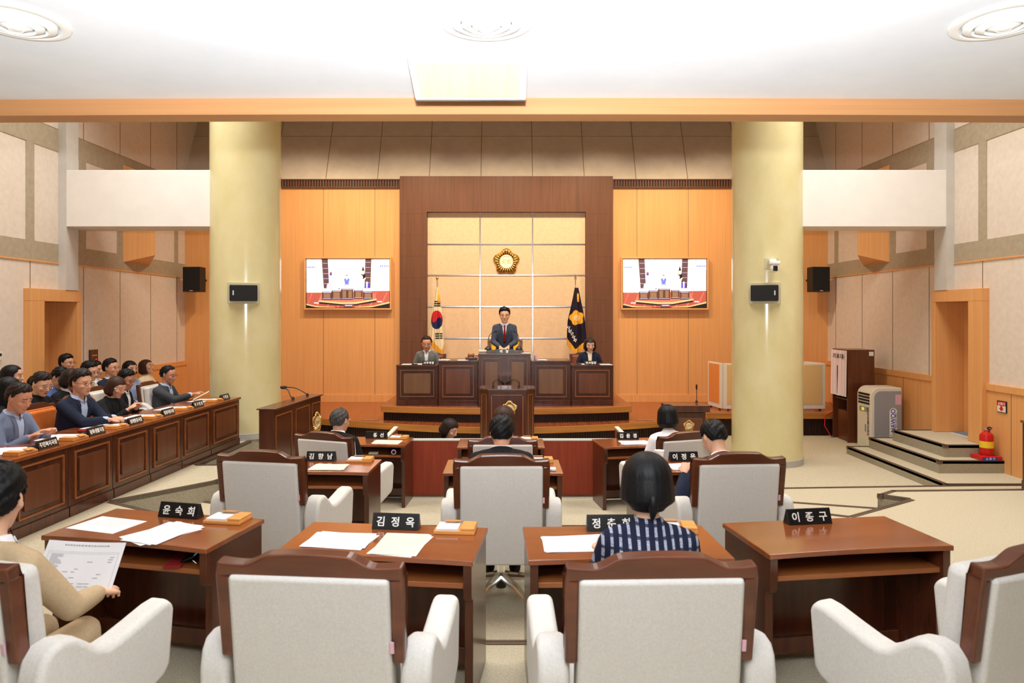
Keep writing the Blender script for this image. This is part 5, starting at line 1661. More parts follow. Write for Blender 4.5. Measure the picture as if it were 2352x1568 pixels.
# ------------------------------------------------------------------ flags
def flag(name, px, d, outline, bottom, colour, mats, label, ztop, finial, extra=None, fringe=0.3):
    """outline(v) -> left and right pixel x (zoomed frame) ; bottom(u) -> pixel y of the hem"""
    root = empty(name, (px2x(px, d), d, DAIS))
    pole_top = (CAMZ - (ztop - VPY) * d / FPX) - DAIS
    MB().lathe([(0.13, 0), (0.13, 0.03), (0.03, 0.05), (0.02, 0.08)], 24).build('base', M['gold'], root)
    MB().tube([(0, 0.02, 0.04), (0, 0.02, pole_top)], 0.012, 12).build('pole', M['steel'], root)
    fm = MB()
    if finial == 'ball':
        fm.ball((0, 0.02, pole_top + 0.02), 0.028, 18, 12)
    else:
        fm.loft([[(0.002, 0.02, pole_top - 0.03), (0, 0.026, pole_top - 0.03), (-0.002, 0.02, pole_top - 0.03), (0, 0.014, pole_top - 0.03)], [(0.022, 0.02, pole_top + 0.0), (0, 0.027, pole_top), (-0.022, 0.02, pole_top), (0, 0.013, pole_top)],
                 [(0.001, 0.02, pole_top + 0.09), (0, 0.021, pole_top + 0.09), (-0.001, 0.02, pole_top + 0.09), (0, 0.019, pole_top + 0.09)]])
    fm.build('finial', M['gold'] if finial == 'ball' else M['steel'], root)
    NU, NV = 96, 190
    def pt(u, v):
        yt = outline['top']
        yb = bottom(u)
        zy = yt + (yb - yt) * v
        l, r_ = outline['lr'](zy)
        zx = l + (r_ - l) * u
        X = (880 + zx / 3.9196); Y = 560 + zy / 3.92
        p_ = at(X, Y, d)
        fold = (0.035 * math.sin(u * PI * 3.2 + 0.6) + 0.02 * math.sin(u * PI * 7)) * min(1, v * 1.6) - 0.055 * math.sin(PI * u)
        return Vector((p_.x - root.location.x, fold - 0.0, p_.z - root.location.z)), zx, zy, yb
    v_, f_, m_ = [], [], []
    grid = [[pt(i / NU, j / NV) for i in range(NU + 1)] for j in range(NV + 1)]
    parts = {}
    for j in range(NV):
        for i in range(NU):
            a = grid[j][i]; c = grid[j + 1][i + 1]
            zx, zy, yb = (a[1] + c[1]) / 2, (a[2] + c[2]) / 2, bottom((i + 0.5) / NU)
            parts.setdefault(colour(zx, zy, yb, (i + 0.5) / NU), []).append((i, j))
    cloth_, fr = MB(), MB()
    verts = [tuple(grid[j][i][0]) for j in range(NV + 1) for i in range(NU + 1)]
    for tgt, keys in ((cloth_, [k for k in parts if k != 'fringe']), (fr, [k for k in parts if k == 'fringe'])):
        fs, ms = [], []
        for k in keys:
            for (i, j) in parts[k]:
                q = j * (NU + 1) + i
                fs.append((q, q + NU + 1, q + NU + 2, q + 1)); ms.append(list(mats).index(k))
        used = sorted({a for f in fs for a in f}); mp = {a: b for b, a in enumerate(used)}
        tgt.v = [verts[a] for a in used]; tgt.f = [tuple(mp[a] for a in f) for f in fs]; tgt.m = ms; tgt.s = [True] * len(fs)
    for tgt, nm in ((cloth_, 'cloth'), (fr, 'fringe')):
        o = tgt.build(nm, [mats[k] for k in mats], root)
        so = o.modifiers.new('s', 'SOLIDIFY'); so.thickness = 0.004; so.offset = -1 if False else 1
    ts = MB()
    tx = 0.02
    ts.tube([(0, 0.0, pole_top - 0.14), (0.02, -0.03, pole_top - 0.2), (0.035, -0.05, pole_top - 0.28)], 0.006, 8)
    ts.lathe([(0.012, 0.0), (0.022, -0.02), (0.024, -0.12), (0.02, -0.15)], 14, 0, Matrix.Translation((0.035, -0.05, pole_top - 0.27)))
    ts.build('tassel', M['gold_cloth'], root)
    if extra:
        extra(root)
    return tag(root, label, 'flag')
def lerp_tab(tab):
    def f(t):
        if t <= tab[0][0]:
            return tab[0][1]
        for (a, va), (b_, vb) in zip(tab[:-1], tab[1:]):
            if t <= b_:
                return va + (vb - va) * (t - a) / (b_ - a)
        return tab[-1][1]
    return f
fl_white = noisy('flag_white', (232, 216, 176), (240, 226, 190), (20, 20, 20), 0.8)
fm_ = {'white': fl_white, 'red': plain('flag_red', (205, 30, 42), 0.7), 'blue': plain('flag_blue', (22, 26, 84), 0.7), 'black': plain('flag_black', (22, 20, 22), 0.8), 'fringe': M['gold_cloth']}
Ll, Lr = lerp_tab([(395, 480), (520, 458), (640, 432), (760, 420), (860, 410), (1020, 420)]), lerp_tab([(395, 496), (520, 516), (640, 535), (760, 541), (910, 553), (1020, 545)])
def tcol(zx, zy, yb, u):
    if zy > yb - 62 and zy > 780:
        return 'fringe'
    ex, ey = (zx - 484) / 54.0, (zy - 683) / 83.0
    if ex * ex + ey * ey < 1:
        # tilted swirl
        a = R(-28)
        X = ex * math.cos(a) - ey * math.sin(a); Y = ex * math.sin(a) + ey * math.cos(a)
        if (X + 0.5) ** 2 + Y ** 2 < 0.25:
            return 'blue' if False else 'red'
        if (X - 0.5) ** 2 + Y ** 2 < 0.25:
            return 'blue'
        return 'red' if Y < 0 else 'blue'
    if 460 < zx < 518:
        for y0 in (514, 533, 552):
            if y0 < zy - (zx - 489) * 0.02 < y0 + 12:
                return 'black'
    if 475 < zx < 534 and not (508 < zx < 515):
        for y0 in (802, 822, 842):
            if y0 < zy < y0 + 13:
                return 'black'
    return 'white'
flag('national_flag', 1004, 12.3, {'top': 395, 'lr': lambda t: (Ll(t), Lr(t))}, lambda u: lerp_tab([(0, 880), (0.72, 1012), (0.86, 1015), (1, 960)])(u), tcol, fm_,
     'draped white South Korean flag with gold fringe on a ball-topped pole', 641, 'ball')
fm2 = {'navy': noisy('flag_navy', (24, 14, 30), (34, 22, 42), (20, 20, 20), 0.75), 'gold': M['gold_cloth'], 'cream': plain('flag_cream', (232, 214, 170), 0.7), 'fringe': M['gold_cloth']}
Rl, Rr = lerp_tab([(395, 1726), (560, 1692), (690, 1662), (800, 1656), (1000, 1655)]), lerp_tab([(395, 1756), (600, 1800), (700, 1816), (860, 1830), (1000, 1822)])
def ccol(zx, zy, yb, u):
    if zy > yb - 58 and zy > 790:
        return 'fringe'
    X, Y = zx - 1742, zy - 665
    r_ = math.hypot(X, Y)
    a = math.atan2(-Y, X) - R(12)
    if r_ < 27:
        return 'cream'
    if r_ < 69 * (0.80 + 0.20 * math.cos(2.5 * (a - PI / 2)) ** 2) + 1.5 * math.cos(25 * a):
        return 'gold'
    return 'navy'
def ctext(root):
    for ch, zx, zy in (('사', 1668, 752), ('상', 1681, 782), ('구', 1698, 810), ('의', 1712, 838), ('회', 1726, 866)):
        p_ = at(880 + zx / 3.9196, 560 + zy / 3.92, 12.19) - root.location
        lettering(ch, 0.07, M['letter_white'], root, Matrix.Translation(p_) @ Matrix.Rotation(R(20), 4, 'Y'), 0.012, 0.001)
    for ch, zx, zy in (('의', 1734, 655), ('회', 1751, 678)):
        p_ = at(880 + zx / 3.9196, 560 + zy / 3.92, 12.19) - root.location
        lettering(ch, 0.06, M['gold_cloth'], root, Matrix.Translation(p_) @ Matrix.Rotation(R(20), 4, 'Y'), 0.01, 0.001)
flag('council_flag', 1322, 12.3, {'top': 395, 'lr': lambda t: (Rl(t), Rr(t))}, lambda u: lerp_tab([(0, 905), (0.4, 998), (0.45, 1000), (1, 925)])(u), ccol, fm2,
     'draped dark navy council flag with golden blossom and gold fringe', 640, 'spear', ctext)

# ------------------------------------------------------------------ wall screens
SC = {n_: plain('pic_' + n_, c, 0.4, emit=1.0) for n_, c in dict(white=(252, 250, 252), peach=(252, 226, 204), brown=(84, 60, 62), red=(160, 76, 62), red2=(188, 104, 84), tan=(214, 172, 120), dark=(44, 36, 36), desk=(78, 50, 44), panel=(130, 96, 66),
       blue=(96, 108, 226), navy=(60, 60, 180), hair=(70, 66, 70), flagred=(224, 70, 90), flagblue=(60, 60, 160), cream=(242, 232, 176), pinkw=(250, 214, 220), lilac=(178, 176, 220), black=(24, 20, 22)).items()}
SCK = list(SC)
def tv(px0, label):
    d = WY - 0.10
    X0, X1 = px2x(px0, d), px2x(px0 + 201, d)
    Z1, Z0 = CAMZ - (590 - VPY) * d / FPX, CAMZ - (711 - VPY) * d / FPX
    W_, H_ = X1 - X0, Z1 - Z0
    root = empty('wall_screen', ((X0 + X1) / 2, d, (Z0 + Z1) / 2))
    fr = MB()
    b = 0.028
    for (a0, a1, c0, c1) in ((-W_ / 2, W_ / 2, H_ / 2 - b, H_ / 2), (-W_ / 2, W_ / 2, -H_ / 2, -H_ / 2 + b), (-W_ / 2, -W_ / 2 + b, -H_ / 2 + b, H_ / 2 - b), (W_ / 2 - b, W_ / 2, -H_ / 2 + b, H_ / 2 - b)):
        fr.box(a0, a1, 0, 0.1, c0, c1)
    fr.build('frame', M['screen_frame'], root, 0.004)
    w2, h2 = W_ / 2 - b, H_ / 2 - b
    MB().box(-w2, w2, 0.03, 0.095, -h2, h2).build('bezel', M['black_gloss'], root)
    w2, h2 = w2 - 0.012, h2 - 0.012
    pic = MB()
    lay = [0]
    def poly(pts, c):
        lay[0] += 1
        y = 0.0295 - 0.00012 * lay[0]
        vs = []
        for zx, zy in pts:
            u, v = (zx - 215) / 1870, 1 - (zy - 250) / 1070
            u, v = min(1, max(0, u)), min(1, max(0, v))
            vs.append(((u * 2 - 1) * w2, y, (v * 2 - 1) * h2))
        a = sum(vs[i][0] * vs[(i + 1) % len(vs)][2] - vs[(i + 1) % len(vs)][0] * vs[i][2] for i in range(len(vs)))
        n_ = len(vs)
        pic.add(vs, [tuple(range(n_)) if a > 0 else tuple(range(n_))[::-1]], SCK.index(c))
    R_ = lambda a, b_, c, d_: [(a, b_), (c, b_), (c, d_), (a, d_)]
    poly(R_(215, 250, 2085, 1320), 'peach')
    poly([(215, 990), (600, 990), (1700, 955), (2085, 950), (2085, 1320), (215, 1320)], 'red')
    for k in range(16):
        x = 215 + k * 120
        poly([(x, 985), (x + 25, 985), (x - 120, 1320), (x - 155, 1320)], 'red2' if k % 2 else 'red')
    poly(R_(215, 250, 515, 510), 'white'); poly([(215, 515), (520, 510), (520, 530), (215, 540)], 'pinkw'); poly(R_(355, 255, 385, 350), 'lilac')
    for k in range(5):
        poly(R_(225 + k * 38, 412, 250 + k * 38, 445), 'blue')
    poly(R_(1735, 250, 2085, 490), 'white'); poly([(1735, 490), (2085, 485), (2085, 512), (1735, 515)], 'pinkw'); poly(R_(1845, 255, 1868, 360), 'lilac')
    for k in range(5):
        poly(R_(1870 + k * 42, 385, 1898 + k * 42, 420), 'blue')
    poly([(695, 250), (1540, 250), (1530, 960), (730, 960)], 'white')
    poly([(558, 250), (697, 250), (728, 895), (606, 895)], 'brown')
    poly([(1540, 250), (1677, 250), (1655, 890), (1520, 890)], 'brown')
    for zy in (335, 450, 565, 675, 785):
        f_ = (zy - 250) / 645
        poly(R_(575 + 40 * f_, zy, 690 + 30 * f_, zy + 8), 'lilac'); poly(R_(1550 - 8 * f_, zy - 20, 1660 - 12 * f_, zy - 13), 'lilac')
    # flags
    poly([(765 + 30 * math.cos(a), 570 + 42 * math.sin(a)) for a in [PI + PI * k / 10 for k in range(11)]], 'flagred')
    poly([(765 + 30 * math.cos(a), 570 + 42 * math.sin(a)) for a in [PI * k / 10 for k in range(11)]], 'flagblue')
    poly([(1490, 390), (1520, 500), (1548, 650), (1490, 692), (1447, 610), (1462, 500)], 'black')
    poly([(1490 + 42 * math.cos(a), 545 + 44 * math.sin(a)) for a in [2 * PI * k / 10 for k in range(10)]], 'cream')
    poly([(1455, 600), (1470, 600), (1492, 660), (1478, 664)], 'white'); poly([(1490, 700), (1548, 648), (1545, 690), (1495, 722)], 'cream')
    # people
    poly([(1102, 615), (1108, 600), (1125, 594), (1140, 600), (1146, 615)], 'hair')
    poly([(1060, 690), (1100, 665), (1125, 720), (1150, 665), (1190, 690), (1160, 800), (1125, 815), (1085, 800)], 'blue')
    poly([(1112, 670), (1125, 720), (1138, 670)], 'pinkw')
    poly(R_(1032, 850, 1217, 868), 'pinkw'); poly(R_(1078, 800, 1090, 832), 'hair'); poly(R_(1160, 790, 1172, 828), 'hair')
    poly([(665, 890), (680, 800), (720, 775), (770, 800), (785, 890)], 'lilac'); poly([(700, 890), (712, 790), (735, 790), (748, 890)], 'white')
    poly([(1520, 880), (1535, 795), (1620, 795), (1638, 880)], 'navy'); poly([(1562, 880), (1560, 760), (1580, 740), (1596, 760), (1592, 880)], 'white')
    poly([(580, 900), (800, 890), (1000, 880), (1280, 880), (1480, 900), (1705, 900), (1705, 965), (570, 970)], 'white')
    poly(R_(930, 895, 975, 912), 'brown')
    # dais platform and desks
    poly([(490, 1165), (560, 990), (1705, 955), (1795, 1130), (1330, 1215), (1020, 1220)], 'red2')
    for (a, b_, c, d_) in ((565, 970, 785, 1155), (785, 940, 1000, 1145), (1285, 930, 1482, 1130), (1490, 962, 1705, 1142), (998, 902, 1272, 1150)):
        poly(R_(a, b_, c, d_), 'desk'); poly(R_(a + 22, b_ + 12, c - 14, b_ + 26), 'lilac')
        if a == 998:
            poly(R_(1030, 945, 1110, 1100), 'panel'); poly(R_(1160, 945, 1240, 1100), 'panel')
        else:
            poly(R_(a + 38, b_ + 42, c - 34, d_ - 45), 'panel')
        poly(R_(a + 18, d_ - 36, c - 12, d_ - 26), 'lilac')
    poly([(490, 1160), (1015, 1205), (1320, 1200), (1795, 1125), (1795, 1160), (1320, 1242), (1015, 1245), (490, 1195)], 'tan')
    poly([(500, 1195), (1015, 1245), (1320, 1242), (1785, 1160), (1785, 1195), (1320, 1270), (1015, 1275), (510, 1232)], 'black')
    poly([(1015, 1240), (1320, 1238), (1270, 1270), (1260, 1320), (1050, 1320), (1060, 1275)], 'brown'); poly(R_(1085, 1262, 1250, 1284), 'lilac')
    poly([(215, 1235), (450, 1290), (860, 1310), (860, 1320), (430, 1310), (215, 1262)], 'tan'); poly([(215, 1262), (430, 1310), (500, 1320), (215, 1320)], 'black')
    poly([(1315, 1308), (1700, 1285), (2085, 1190), (2085, 1225), (1700, 1310), (1315, 1320)], 'tan'); poly([(1650, 1320), (2085, 1225), (2085, 1320)], 'black')
    poly(R_(390, 1208, 490, 1230), 'white'); poly(R_(1815, 1180, 1912, 1202), 'white')
    pic.build('picture', [SC[k] for k in SCK], root)
    tag(root, label, 'screen', 'framed wall screens')
tv(698, 'framed wall screen left of the brown portal, showing the dais')
tv(1427, 'framed wall screen right of the brown portal, showing the dais')

# ------------------------------------------------------------------ loudspeakers, camera
for s in (-1, 1):
    sd = 'left' if s < 0 else 'right'
    root = empty('wall_speaker', (s * 5.66, 12.42, 2.355))
    root.rotation_euler = (0, 0, R(8 * s))
    MB().prism([(-0.17, -0.12), (0.17, -0.12), (0.12, 0.14), (-0.12, 0.14)], -0.225, 0.225).build('cabinet', M['black'], root, 0.008)
    MB().box(-0.16, 0.16, -0.126, -0.12, -0.19, 0.215).build('grille', M['black_mesh'], root)
    MB().box(-0.03, 0.03, -0.127, -0.121, -0.212, -0.2).build('badge', M['letter_silver'], root)
    MB().tube([(0, 0.1, 0.0), (0, 0.34, 0.0)], 0.02, 10).build('bracket', M['black'], root)
    tag(root, 'black loudspeaker high on the wall in the far %s corner' % sd, 'loudspeaker', 'corner loudspeakers')
    # on the columns, facing the public
    cx, cy = s * 3.59, 9.41
    ang = math.atan2(-cx, cy)                          # towards the camera
    dirv = Vector((math.sin(ang), -math.cos(ang), 0))
    side = Vector((math.cos(ang), math.sin(ang), 0))
    p_ = Vector((cx, cy, 2.0)) + dirv * 0.463 + side * (-0.028)
    root = empty('column_speaker', p_)
    root.rotation_euler = (0, 0, ang)
    MB().box(-0.2, 0.2, -0.02, 0.035, -0.14, 0.14).build('mounting_plate', M['plate'] if 'plate' in M else M.setdefault('plate', plain('plate', (196, 188, 150), 0.5)), root, 0.003)
    MB().box(-0.17, 0.17, -0.13, -0.02, -0.105, 0.105).build('cabinet', M['black'], root, 0.012)
    MB().box(-0.16, 0.16, -0.134, -0.13, -0.095, 0.095).build('grille', M['black_mesh'], root)
    MB().box(s * 0.125 - 0.008, s * 0.125 + 0.008, -0.136, -0.133, -0.03, 0.03).build('badge', M['letter_silver'], root)
    tag(root, 'flat black speaker on a pale plate on the %s column' % sd, 'loudspeaker', 'column loudspeakers')
p_ = Vector((3.59 - 0.463 * 0.235, 9.41 - 0.463 * 0.96, 2.38))
pt_ = empty('dome_camera', p_)
pt_.rotation_euler = (0, 0, -0.2)
MB().box(-0.085, 0.085, -0.005, 0.03, -0.07, 0.08).build('mounting_plate', M['plate'], pt_, 0.002)
MB().box(-0.04, 0.04, -0.12, 0.0, 0.03, 0.06).build('bracket', M['white'], pt_, 0.008)
MB().lathe([(0.06, 0.03), (0.072, 0.02), (0.072, -0.005), (0.055, -0.012)], 28, 0, Matrix.Translation((0.02, -0.12, 0.0))).build('collar', M['white'], pt_)
MB().ball((0.02, -0.12, -0.055), (0.055, 0.055, 0.06), 24, 16).build('housing', M['white'], pt_)
MB().box(-0.008, 0.048, -0.18, -0.12, -0.1, -0.03).build('lens', M['black_gloss'], pt_, 0.01)
tag(pt_, 'white pan-and-tilt camera on the right column above the speaker', 'camera')

# ------------------------------------------------------------------ ceiling outlets, hatch, stage spotlights
for k, (px, lb) in enumerate(((-68 + 105, 'left'), (1117, 'middle'), (2306, 'right'))):
    p_ = on(px, 47, CEIL)
    root = empty('air_diffuser', (p_.x, p_.y, CEIL))
    mb = MB()
    for j, (ro, z1) in enumerate(((0.17, -0.012), (0.128, -0.022), (0.09, -0.03), (0.054, -0.034))):
        mb = MB().lathe([(ro, 0.0), (ro - 0.004, z1 * 0.6), (ro - 0.03, z1), (ro - 0.036, z1 * 0.8), (ro - 0.016, 0.0)], 56, 0, None, False)
        mb.build('ring', M['white'], root)
    MB().lathe([(0.001, -0.036), (0.02, -0.034), (0.024, -0.012), (0.022, 0.0)], 30, 0, None, False).build('hub', M['white'], root)
    tag(root, 'round white ceiling air outlet, %s of three' % lb, 'air outlet', 'round ceiling outlets')
ht = empty('ceiling_hatch', (-0.155, 2.72, CEIL - 0.002))
T = Matrix.Rotation(-math.atan2(0.085, 0.26), 4, 'X')
L_ = 0.274
MB().box(-0.24, 0.24, 0.0, L_, -0.02, 0.0, 0, T).build('frame', M['white'], ht, 0.003)
MB().box(-0.215, 0.215, 0.02, L_ - 0.02, -0.024, -0.02, 0, T).build('panel', noisy('hatch_panel', (186, 182, 160), (200, 196, 176), (40, 2, 2), 0.7), ht)
MB().box(-0.24, 0.24, L_, L_ + 0.006, -0.022, 0.002, 0, T).build('edge_strip', M['steel'], ht)
tag(ht, 'square white ceiling panel hanging slightly open before the wooden edge', 'ceiling panel')
for i, px in enumerate((985, 1040, 1103, 1165, 1230, 1292, 1352, 1412, 1480, 1540, 1600)):
    x = px2x(px, 11.4)
    root = empty('stage_spotlight', (x, 11.4, 5.12))
    MB().lathe([(0.055, -0.06), (0.075, -0.06), (0.07, 0.06), (0.05, 0.10)], 20, 0, Matrix.Rotation(R(28), 4, 'X')).build('housing', M['black'], root)
    MB().tube([(0, 0, 0.08), (0, 0.0, TOP - 5.12)], 0.012, 8).build('rod', M['black'], root)
    tag(root, 'black spotlight hanging before the cove, %s of the row' % ('first second third fourth fifth sixth seventh eighth ninth tenth last'.split()[i] + ' from the left'), 'spotlight', 'stage spotlights under the cove')

# ------------------------------------------------------------------ wall fittings
th = empty('thermostat', (-WX, 7.9 + 0.17, 1.225))
MB().box(0, 0.028, -0.045, 0.045, -0.045, 0.05).build('case', M['beige_plastic'], th, 0.004)
MB().box(0.028, 0.03, -0.028, 0.028, 0.002, 0.034).build('display', M['black'], th)
tag(th, 'small beige thermostat on the left wall at the picture edge', 'thermostat')
pq = empty('control_panel', (-WX, 9.92, 1.09))
MB().box(0, 0.03, -0.09, 0.09, -0.16, 0.12).build('plate', M['walnut'], pq, 0.003)
for k in range(4):
    MB().box(0.03, 0.034, -0.05 + k * 0.03, -0.035 + k * 0.03, 0.03, 0.045).build('button', M['gold_pale'], pq)
MB().box(0.03, 0.034, 0.03, 0.05, -0.03, -0.015).build('indicator', plain('red_led', (255, 40, 30), 0.4, emit=1.5), pq)
tag(pq, 'dark brown control panel on the left wall beside the doorway', 'control panel')
fs_ = empty('extinguisher_sign', (WX - 0.026, 8.24, 0.606))
MB().box(-0.012, 0, -0.078, 0.078, -0.07, 0.07).build('frame', M['black'], fs_, 0.002)
MB().box(-0.014, -0.012, -0.07, 0.07, -0.062, 0.012).build('lower_field', M['beige_plastic'], fs_)
MB().box(-0.014, -0.012, -0.07, 0.07, 0.012, 0.062).build('upper_field', M['red_paint'], fs_)
QX = Matrix(((0, -1, 0, 0), (-1, 0, 0, 0), (0, 0, 1, 0), (0, 0, 0, 1)))
TX = Matrix.Translation((-0.0145, 0, 0.037)) @ Matrix.Rotation(-PI / 2, 4, 'Z')
lettering('소화기', 0.04, M['letter_white'], fs_, TX, 0.01, 0.0006, sx=1.1)
MB().add([(-0.0146, -0.018, 0.01), (-0.0146, -0.018, -0.018), (-0.0146, -0.042, -0.018), (-0.0146, 0.0, -0.056), (-0.0146, 0.042, -0.018), (-0.0146, 0.018, -0.018), (-0.0146, 0.018, 0.01)], [(6, 5, 4, 3, 2, 1, 0)]).build('arrow', M['red_paint'], fs_)
tag(fs_, 'small red and white fire extinguisher sign on the right wall', 'sign')

ex = empty('fire_extinguisher', (5.86, 8.33, -0.045 + 0.055))
MB().lathe([(0.07, 0), (0.075, 0.01), (0.075, 0.22), (0.066, 0.255), (0.03, 0.28), (0.026, 0.30)], 28).build('cylinder', M['red_paint'], ex)
MB().lathe([(0.0758, 0.09), (0.0758, 0.17)], 28, 0, None, False).build('label_sheet', M['yellow'], ex)
MB().lathe([(0.022, 0.30), (0.022, 0.325)], 16).build('valve', M['grey_plastic'], ex)
MB().tube([(0.0, -0.01, 0.325), (0.0, -0.05, 0.345), (0.0, -0.085, 0.335)], 0.009, 8).tube([(0.0, -0.01, 0.32), (0.0, -0.07, 0.315)], 0.008, 8).build('handle', M['black'], ex)
MB().tube([(0.0, 0.02, 0.315), (0.06, 0.05, 0.30), (0.085, 0.03, 0.2), (0.08, 0.0, 0.08)], 0.009, 8).build('hose', M['black'], ex)
tag(ex, 'red fire extinguisher standing on the carpeted step at the right', 'fire extinguisher')
eb_ = empty('extinguisher_stand', (5.85, 8.33, -0.045))
MB().prism([(-0.125, -0.11), (0.125, -0.11), (0.125, 0.10), (-0.125, 0.10)], 0, 0.055).build('foot', M['red_paint'], eb_, 0.012)
MB().box(-0.11, 0.06, -0.116, -0.109, 0.008, 0.048).build('name_field', M['blue'], eb_)
lettering('소 화 기', 0.034, M['letter_white'], eb_, Matrix.Translation((-0.025, -0.1165, 0.028)), 0.01, 0.0006)
tag(eb_, 'red plastic stand with blue label under the fire extinguisher', 'stand')

# ------------------------------------------------------------------ voting booth, dehumidifier, office divider
vb = empty('voting_booth', (5.36, 10.72, L3))
Hh = 1.44
vw, vd = 0.42, 0.5
MB().box(0, vw, 0, 0.02, 0, Hh).build('side_board', M['walnut_panel'], vb)
MB().box(0, vw, vd - 0.02, vd, 0, Hh).build('side_board', M['walnut_panel'], vb)
MB().box(vw - 0.02, vw, 0.02, vd - 0.02, 0, Hh).build('back_board', M['walnut_panel'], vb)
MB().box(0, vw, 0, vd, Hh, Hh + 0.02).build('top_board', M['walnut_panel'], vb)
MB().box(0.02, vw - 0.02, 0.02, vd - 0.02, 0.66, 0.68).build('shelf', M['walnut'], vb)
MB().box(0.05, 0.33, 0.14, 0.42, 0.0, 0.48).build('inner_box', M['walnut_panel'], vb, 0.005)
cv_ = []
nn = 40
for i in range(nn + 1):
    y = vd * i / nn + 0.0
    x = -0.022 - 0.012 * math.sin(i * 0.8) - (0.02 * math.exp(-((i - 20) / 3.0) ** 2))
    cv_.append((x, y))
rings = []
mb = MB()
v, f = [], []
for (x, y) in cv_:
    v += [(x * 0.5, y, Hh + 0.005), (x, y, 0.72), (x - 0.003, y, 0.72), (x * 0.5 - 0.003, y, Hh + 0.005)]
for i in range(nn):
    q = i * 4
    for a in range(4):
        f.append((q + a, q + (a + 1) % 4, q + 4 + (a + 1) % 4, q + 4 + a))
mb.add(v, f, 0, True)
curt = noisy('curtain_cloth', (226, 206, 212), (234, 216, 220), (9, 9, 2), 0.85)
mb.build('curtain', curt, vb)
MB().box(-0.045, -0.035, vd / 2 - 0.004, vd / 2 + 0.006, 0.75, 1.2).build('curtain_slit', M['black'], vb)
lettering('기표대', 0.085, M['black'], vb, Matrix.Translation((-0.03, vd * 0.52, Hh - 0.09)) @ Matrix.Rotation(-PI / 2, 4, 'Z'), 0.012, 0.001, sx=1.6)
MB().box(vw - 0.085, vw - 0.015, -0.002, 0.0, Hh - 0.075, Hh - 0.01).build('sticker', M['white'], vb)
tag(vb, 'wooden voting booth with pale curtain reading 기표대 by the right wall', 'voting booth')

dh = empty('dehumidifier', (5.42, 10.15, L3))
Hd, wd, dd = 0.925, 0.46, 0.40       # along x, along y
prof = [(0.0, 0.0), (wd, 0.0), (wd, Hd)] + [(0.13 - 0.13 * math.sin(R(a)) * 1.0, Hd - 0.13 + 0.13 * math.cos(R(a))) for a in range(0, 91, 15)]
XZs = XZ
MB().prism(prof, -dd, 0.0, 0, XZ).build('housing', M['beige_plastic'], dh, 0.012)
pr2 = [(0.05, 0.035), (wd - 0.012, 0.035), (wd - 0.012, Hd - 0.05)] + [(0.15 - 0.10 * math.sin(R(a)), Hd - 0.15 + 0.10 * math.cos(R(a))) for a in range(0, 91, 15)]
MB().prism(pr2, 0.0, 0.006, 0, XZ).build('side_panel', M['grey_plastic'], dh)
gr = MB()
for r_ in range(4):
    for c_ in range(6):
        gr.box(-0.004 + r_ * 0.007 * 0, 0.03, 0.04 + c_ * 0.054, 0.085 + c_ * 0.054, Hd - 0.26 + r_ * 0.045, Hd - 0.23 + r_ * 0.045)
gr.build('air_grille', M['black_mesh'], dh)
MB().box(-0.006, 0.0, 0.10, 0.32, Hd - 0.37, Hd - 0.30).build('control_strip', M['grey_plastic'], dh)
MB().box(-0.008, -0.005, 0.18, 0.25, Hd - 0.36, Hd - 0.315).build('display', plain('lcd', (200, 214, 60), 0.4, emit=0.6), dh)
lettering('DEHUMIDIFIER', 0.06, M['black'], dh, Matrix.Translation((-0.003, 0.075, 0.42)) @ Matrix.Rotation(-PI / 2, 4, 'Z') @ Matrix.Rotation(-PI / 2, 4, 'Y'), 0.012, 0.001, spacing=1.1)
MB().box(-0.003, 0, 0.13, 0.17, 0.25, 0.36).build('notice', M['grey_plastic'], dh)
MB().box(-0.003, 0, 0.14, 0.30, 0.05, 0.13).build('eco_sticker', M['green_paper'], dh)
lb_ = MB()
lb_.prism([(0.275, 0.035)] + [(0.385, 0.035), (0.385, 0.56)] + [(0.33 + 0.055 * math.cos(R(a)), 0.57 + 0.055 * math.sin(R(a))) for a in range(0, 181, 20)] + [(0.275, 0.56)], 0.006, 0.008, 0, XZ)
lb_.build('brand_label', M['white'], dh)
lettering('NAWOO', 0.095, M['blue'], dh, Matrix.Translation((0.325, -0.009, 0.44)) @ Matrix.Rotation(-PI / 2, 4, 'Y'), 0.012, 0.001, sx=0.9)
lettering('(주) 나우이엔지', 0.036, M['black'], dh, Matrix.Translation((0.372, -0.009, 0.44)) @ Matrix.Rotation(-PI / 2, 4, 'Y'), 0.006, 0.001)
ln = MB()
for k in range(5):
    ln.box(0.285 + k * 0.017, 0.292 + k * 0.017, -0.010, -0.008, 0.04, 0.24)
ln.build('stripes', M['grey_plastic'], dh)
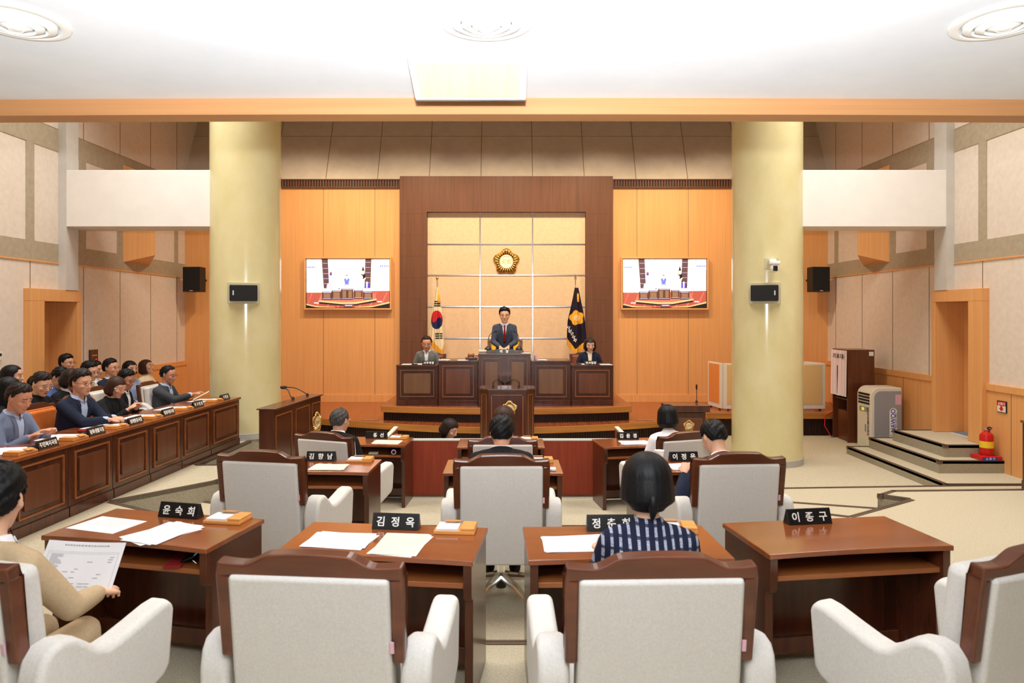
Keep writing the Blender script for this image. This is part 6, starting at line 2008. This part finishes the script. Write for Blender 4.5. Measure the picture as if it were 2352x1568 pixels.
MB().box(0.36, 0.45, -0.0075, -0.006, Hd - 0.25, Hd - 0.10).build('rating_sticker', M['pink'], dh)
tag(dh, 'beige and grey upright dehumidifier beside the steps on the right', 'dehumidifier')

od = empty('office_divider', (3.69, 11.6, STG))
def divider_panel(T, L_, cloth_mat, name):
    MB().box(0, L_, -0.022, 0.022, 0.03, 0.80, 0, T).build('frame', M['beige_plastic'], od, 0.003)
    for s in (-1, 1):
        ya, yb = sorted((s * 0.022, s * 0.027))
        MB().box(0.05, L_ - 0.05, ya, yb, 0.11, 0.775, 0, T).build('cloth_panel', cloth_mat, od)
    for q in (0.08, L_ - 0.08):
        MB().lathe([(0.02, 0), (0.02, 0.012), (0.008, 0.015), (0.008, 0.04)], 14, 0, T @ Matrix.Translation((q, 0, 0))).build('foot', M['black'], od)
tanc = noisy('divider_cloth', (216, 178, 118), (224, 188, 128), (120, 120, 120), 0.9)
orc = noisy('divider_orange', (222, 138, 64), (230, 150, 76), (120, 120, 120), 0.9)
divider_panel(Matrix.Identity(4), 1.72, tanc, 'front')
divider_panel(Matrix.Translation((-0.02, 0.03, 0)) @ Matrix.Rotation(R(98), 4, 'Z'), 0.50, orc, 'side')
divider_panel(Matrix.Translation((1.70, 0.03, 0)) @ Matrix.Rotation(R(100), 4, 'Z'), 0.50, tanc, 'side')
tag(od, 'beige office divider panels standing on the stage behind the right column', 'divider')
so_ = MB().box(-0.035, 0.035, -0.005, 0.005, -0.05, 0.05).build('wall_socket', M['white'], None, 0.003)
so_.location = (WX - 0.032, 11.6, 0.33); so_.rotation_euler = (0, 0, PI / 2); tag(so_, 'white wall socket on the wooden dado behind the voting booth', 'socket')
ca = MB().tube([(5.45, 11.5, STG + 0.16), (5.5, 11.42, STG + 0.03), (5.4, 11.32, STG + 0.012), (5.25, 11.24, STG - 0.04), (5.22, 11.2, -0.1), (5.3, 11.16, -0.26), (5.36, 11.25, L3 + 0.012)], 0.008, 8).build('extension_cord', M['red_paint'])
tag(ca, 'thin red cord trailing off the stage beside the voting booth', 'cord')
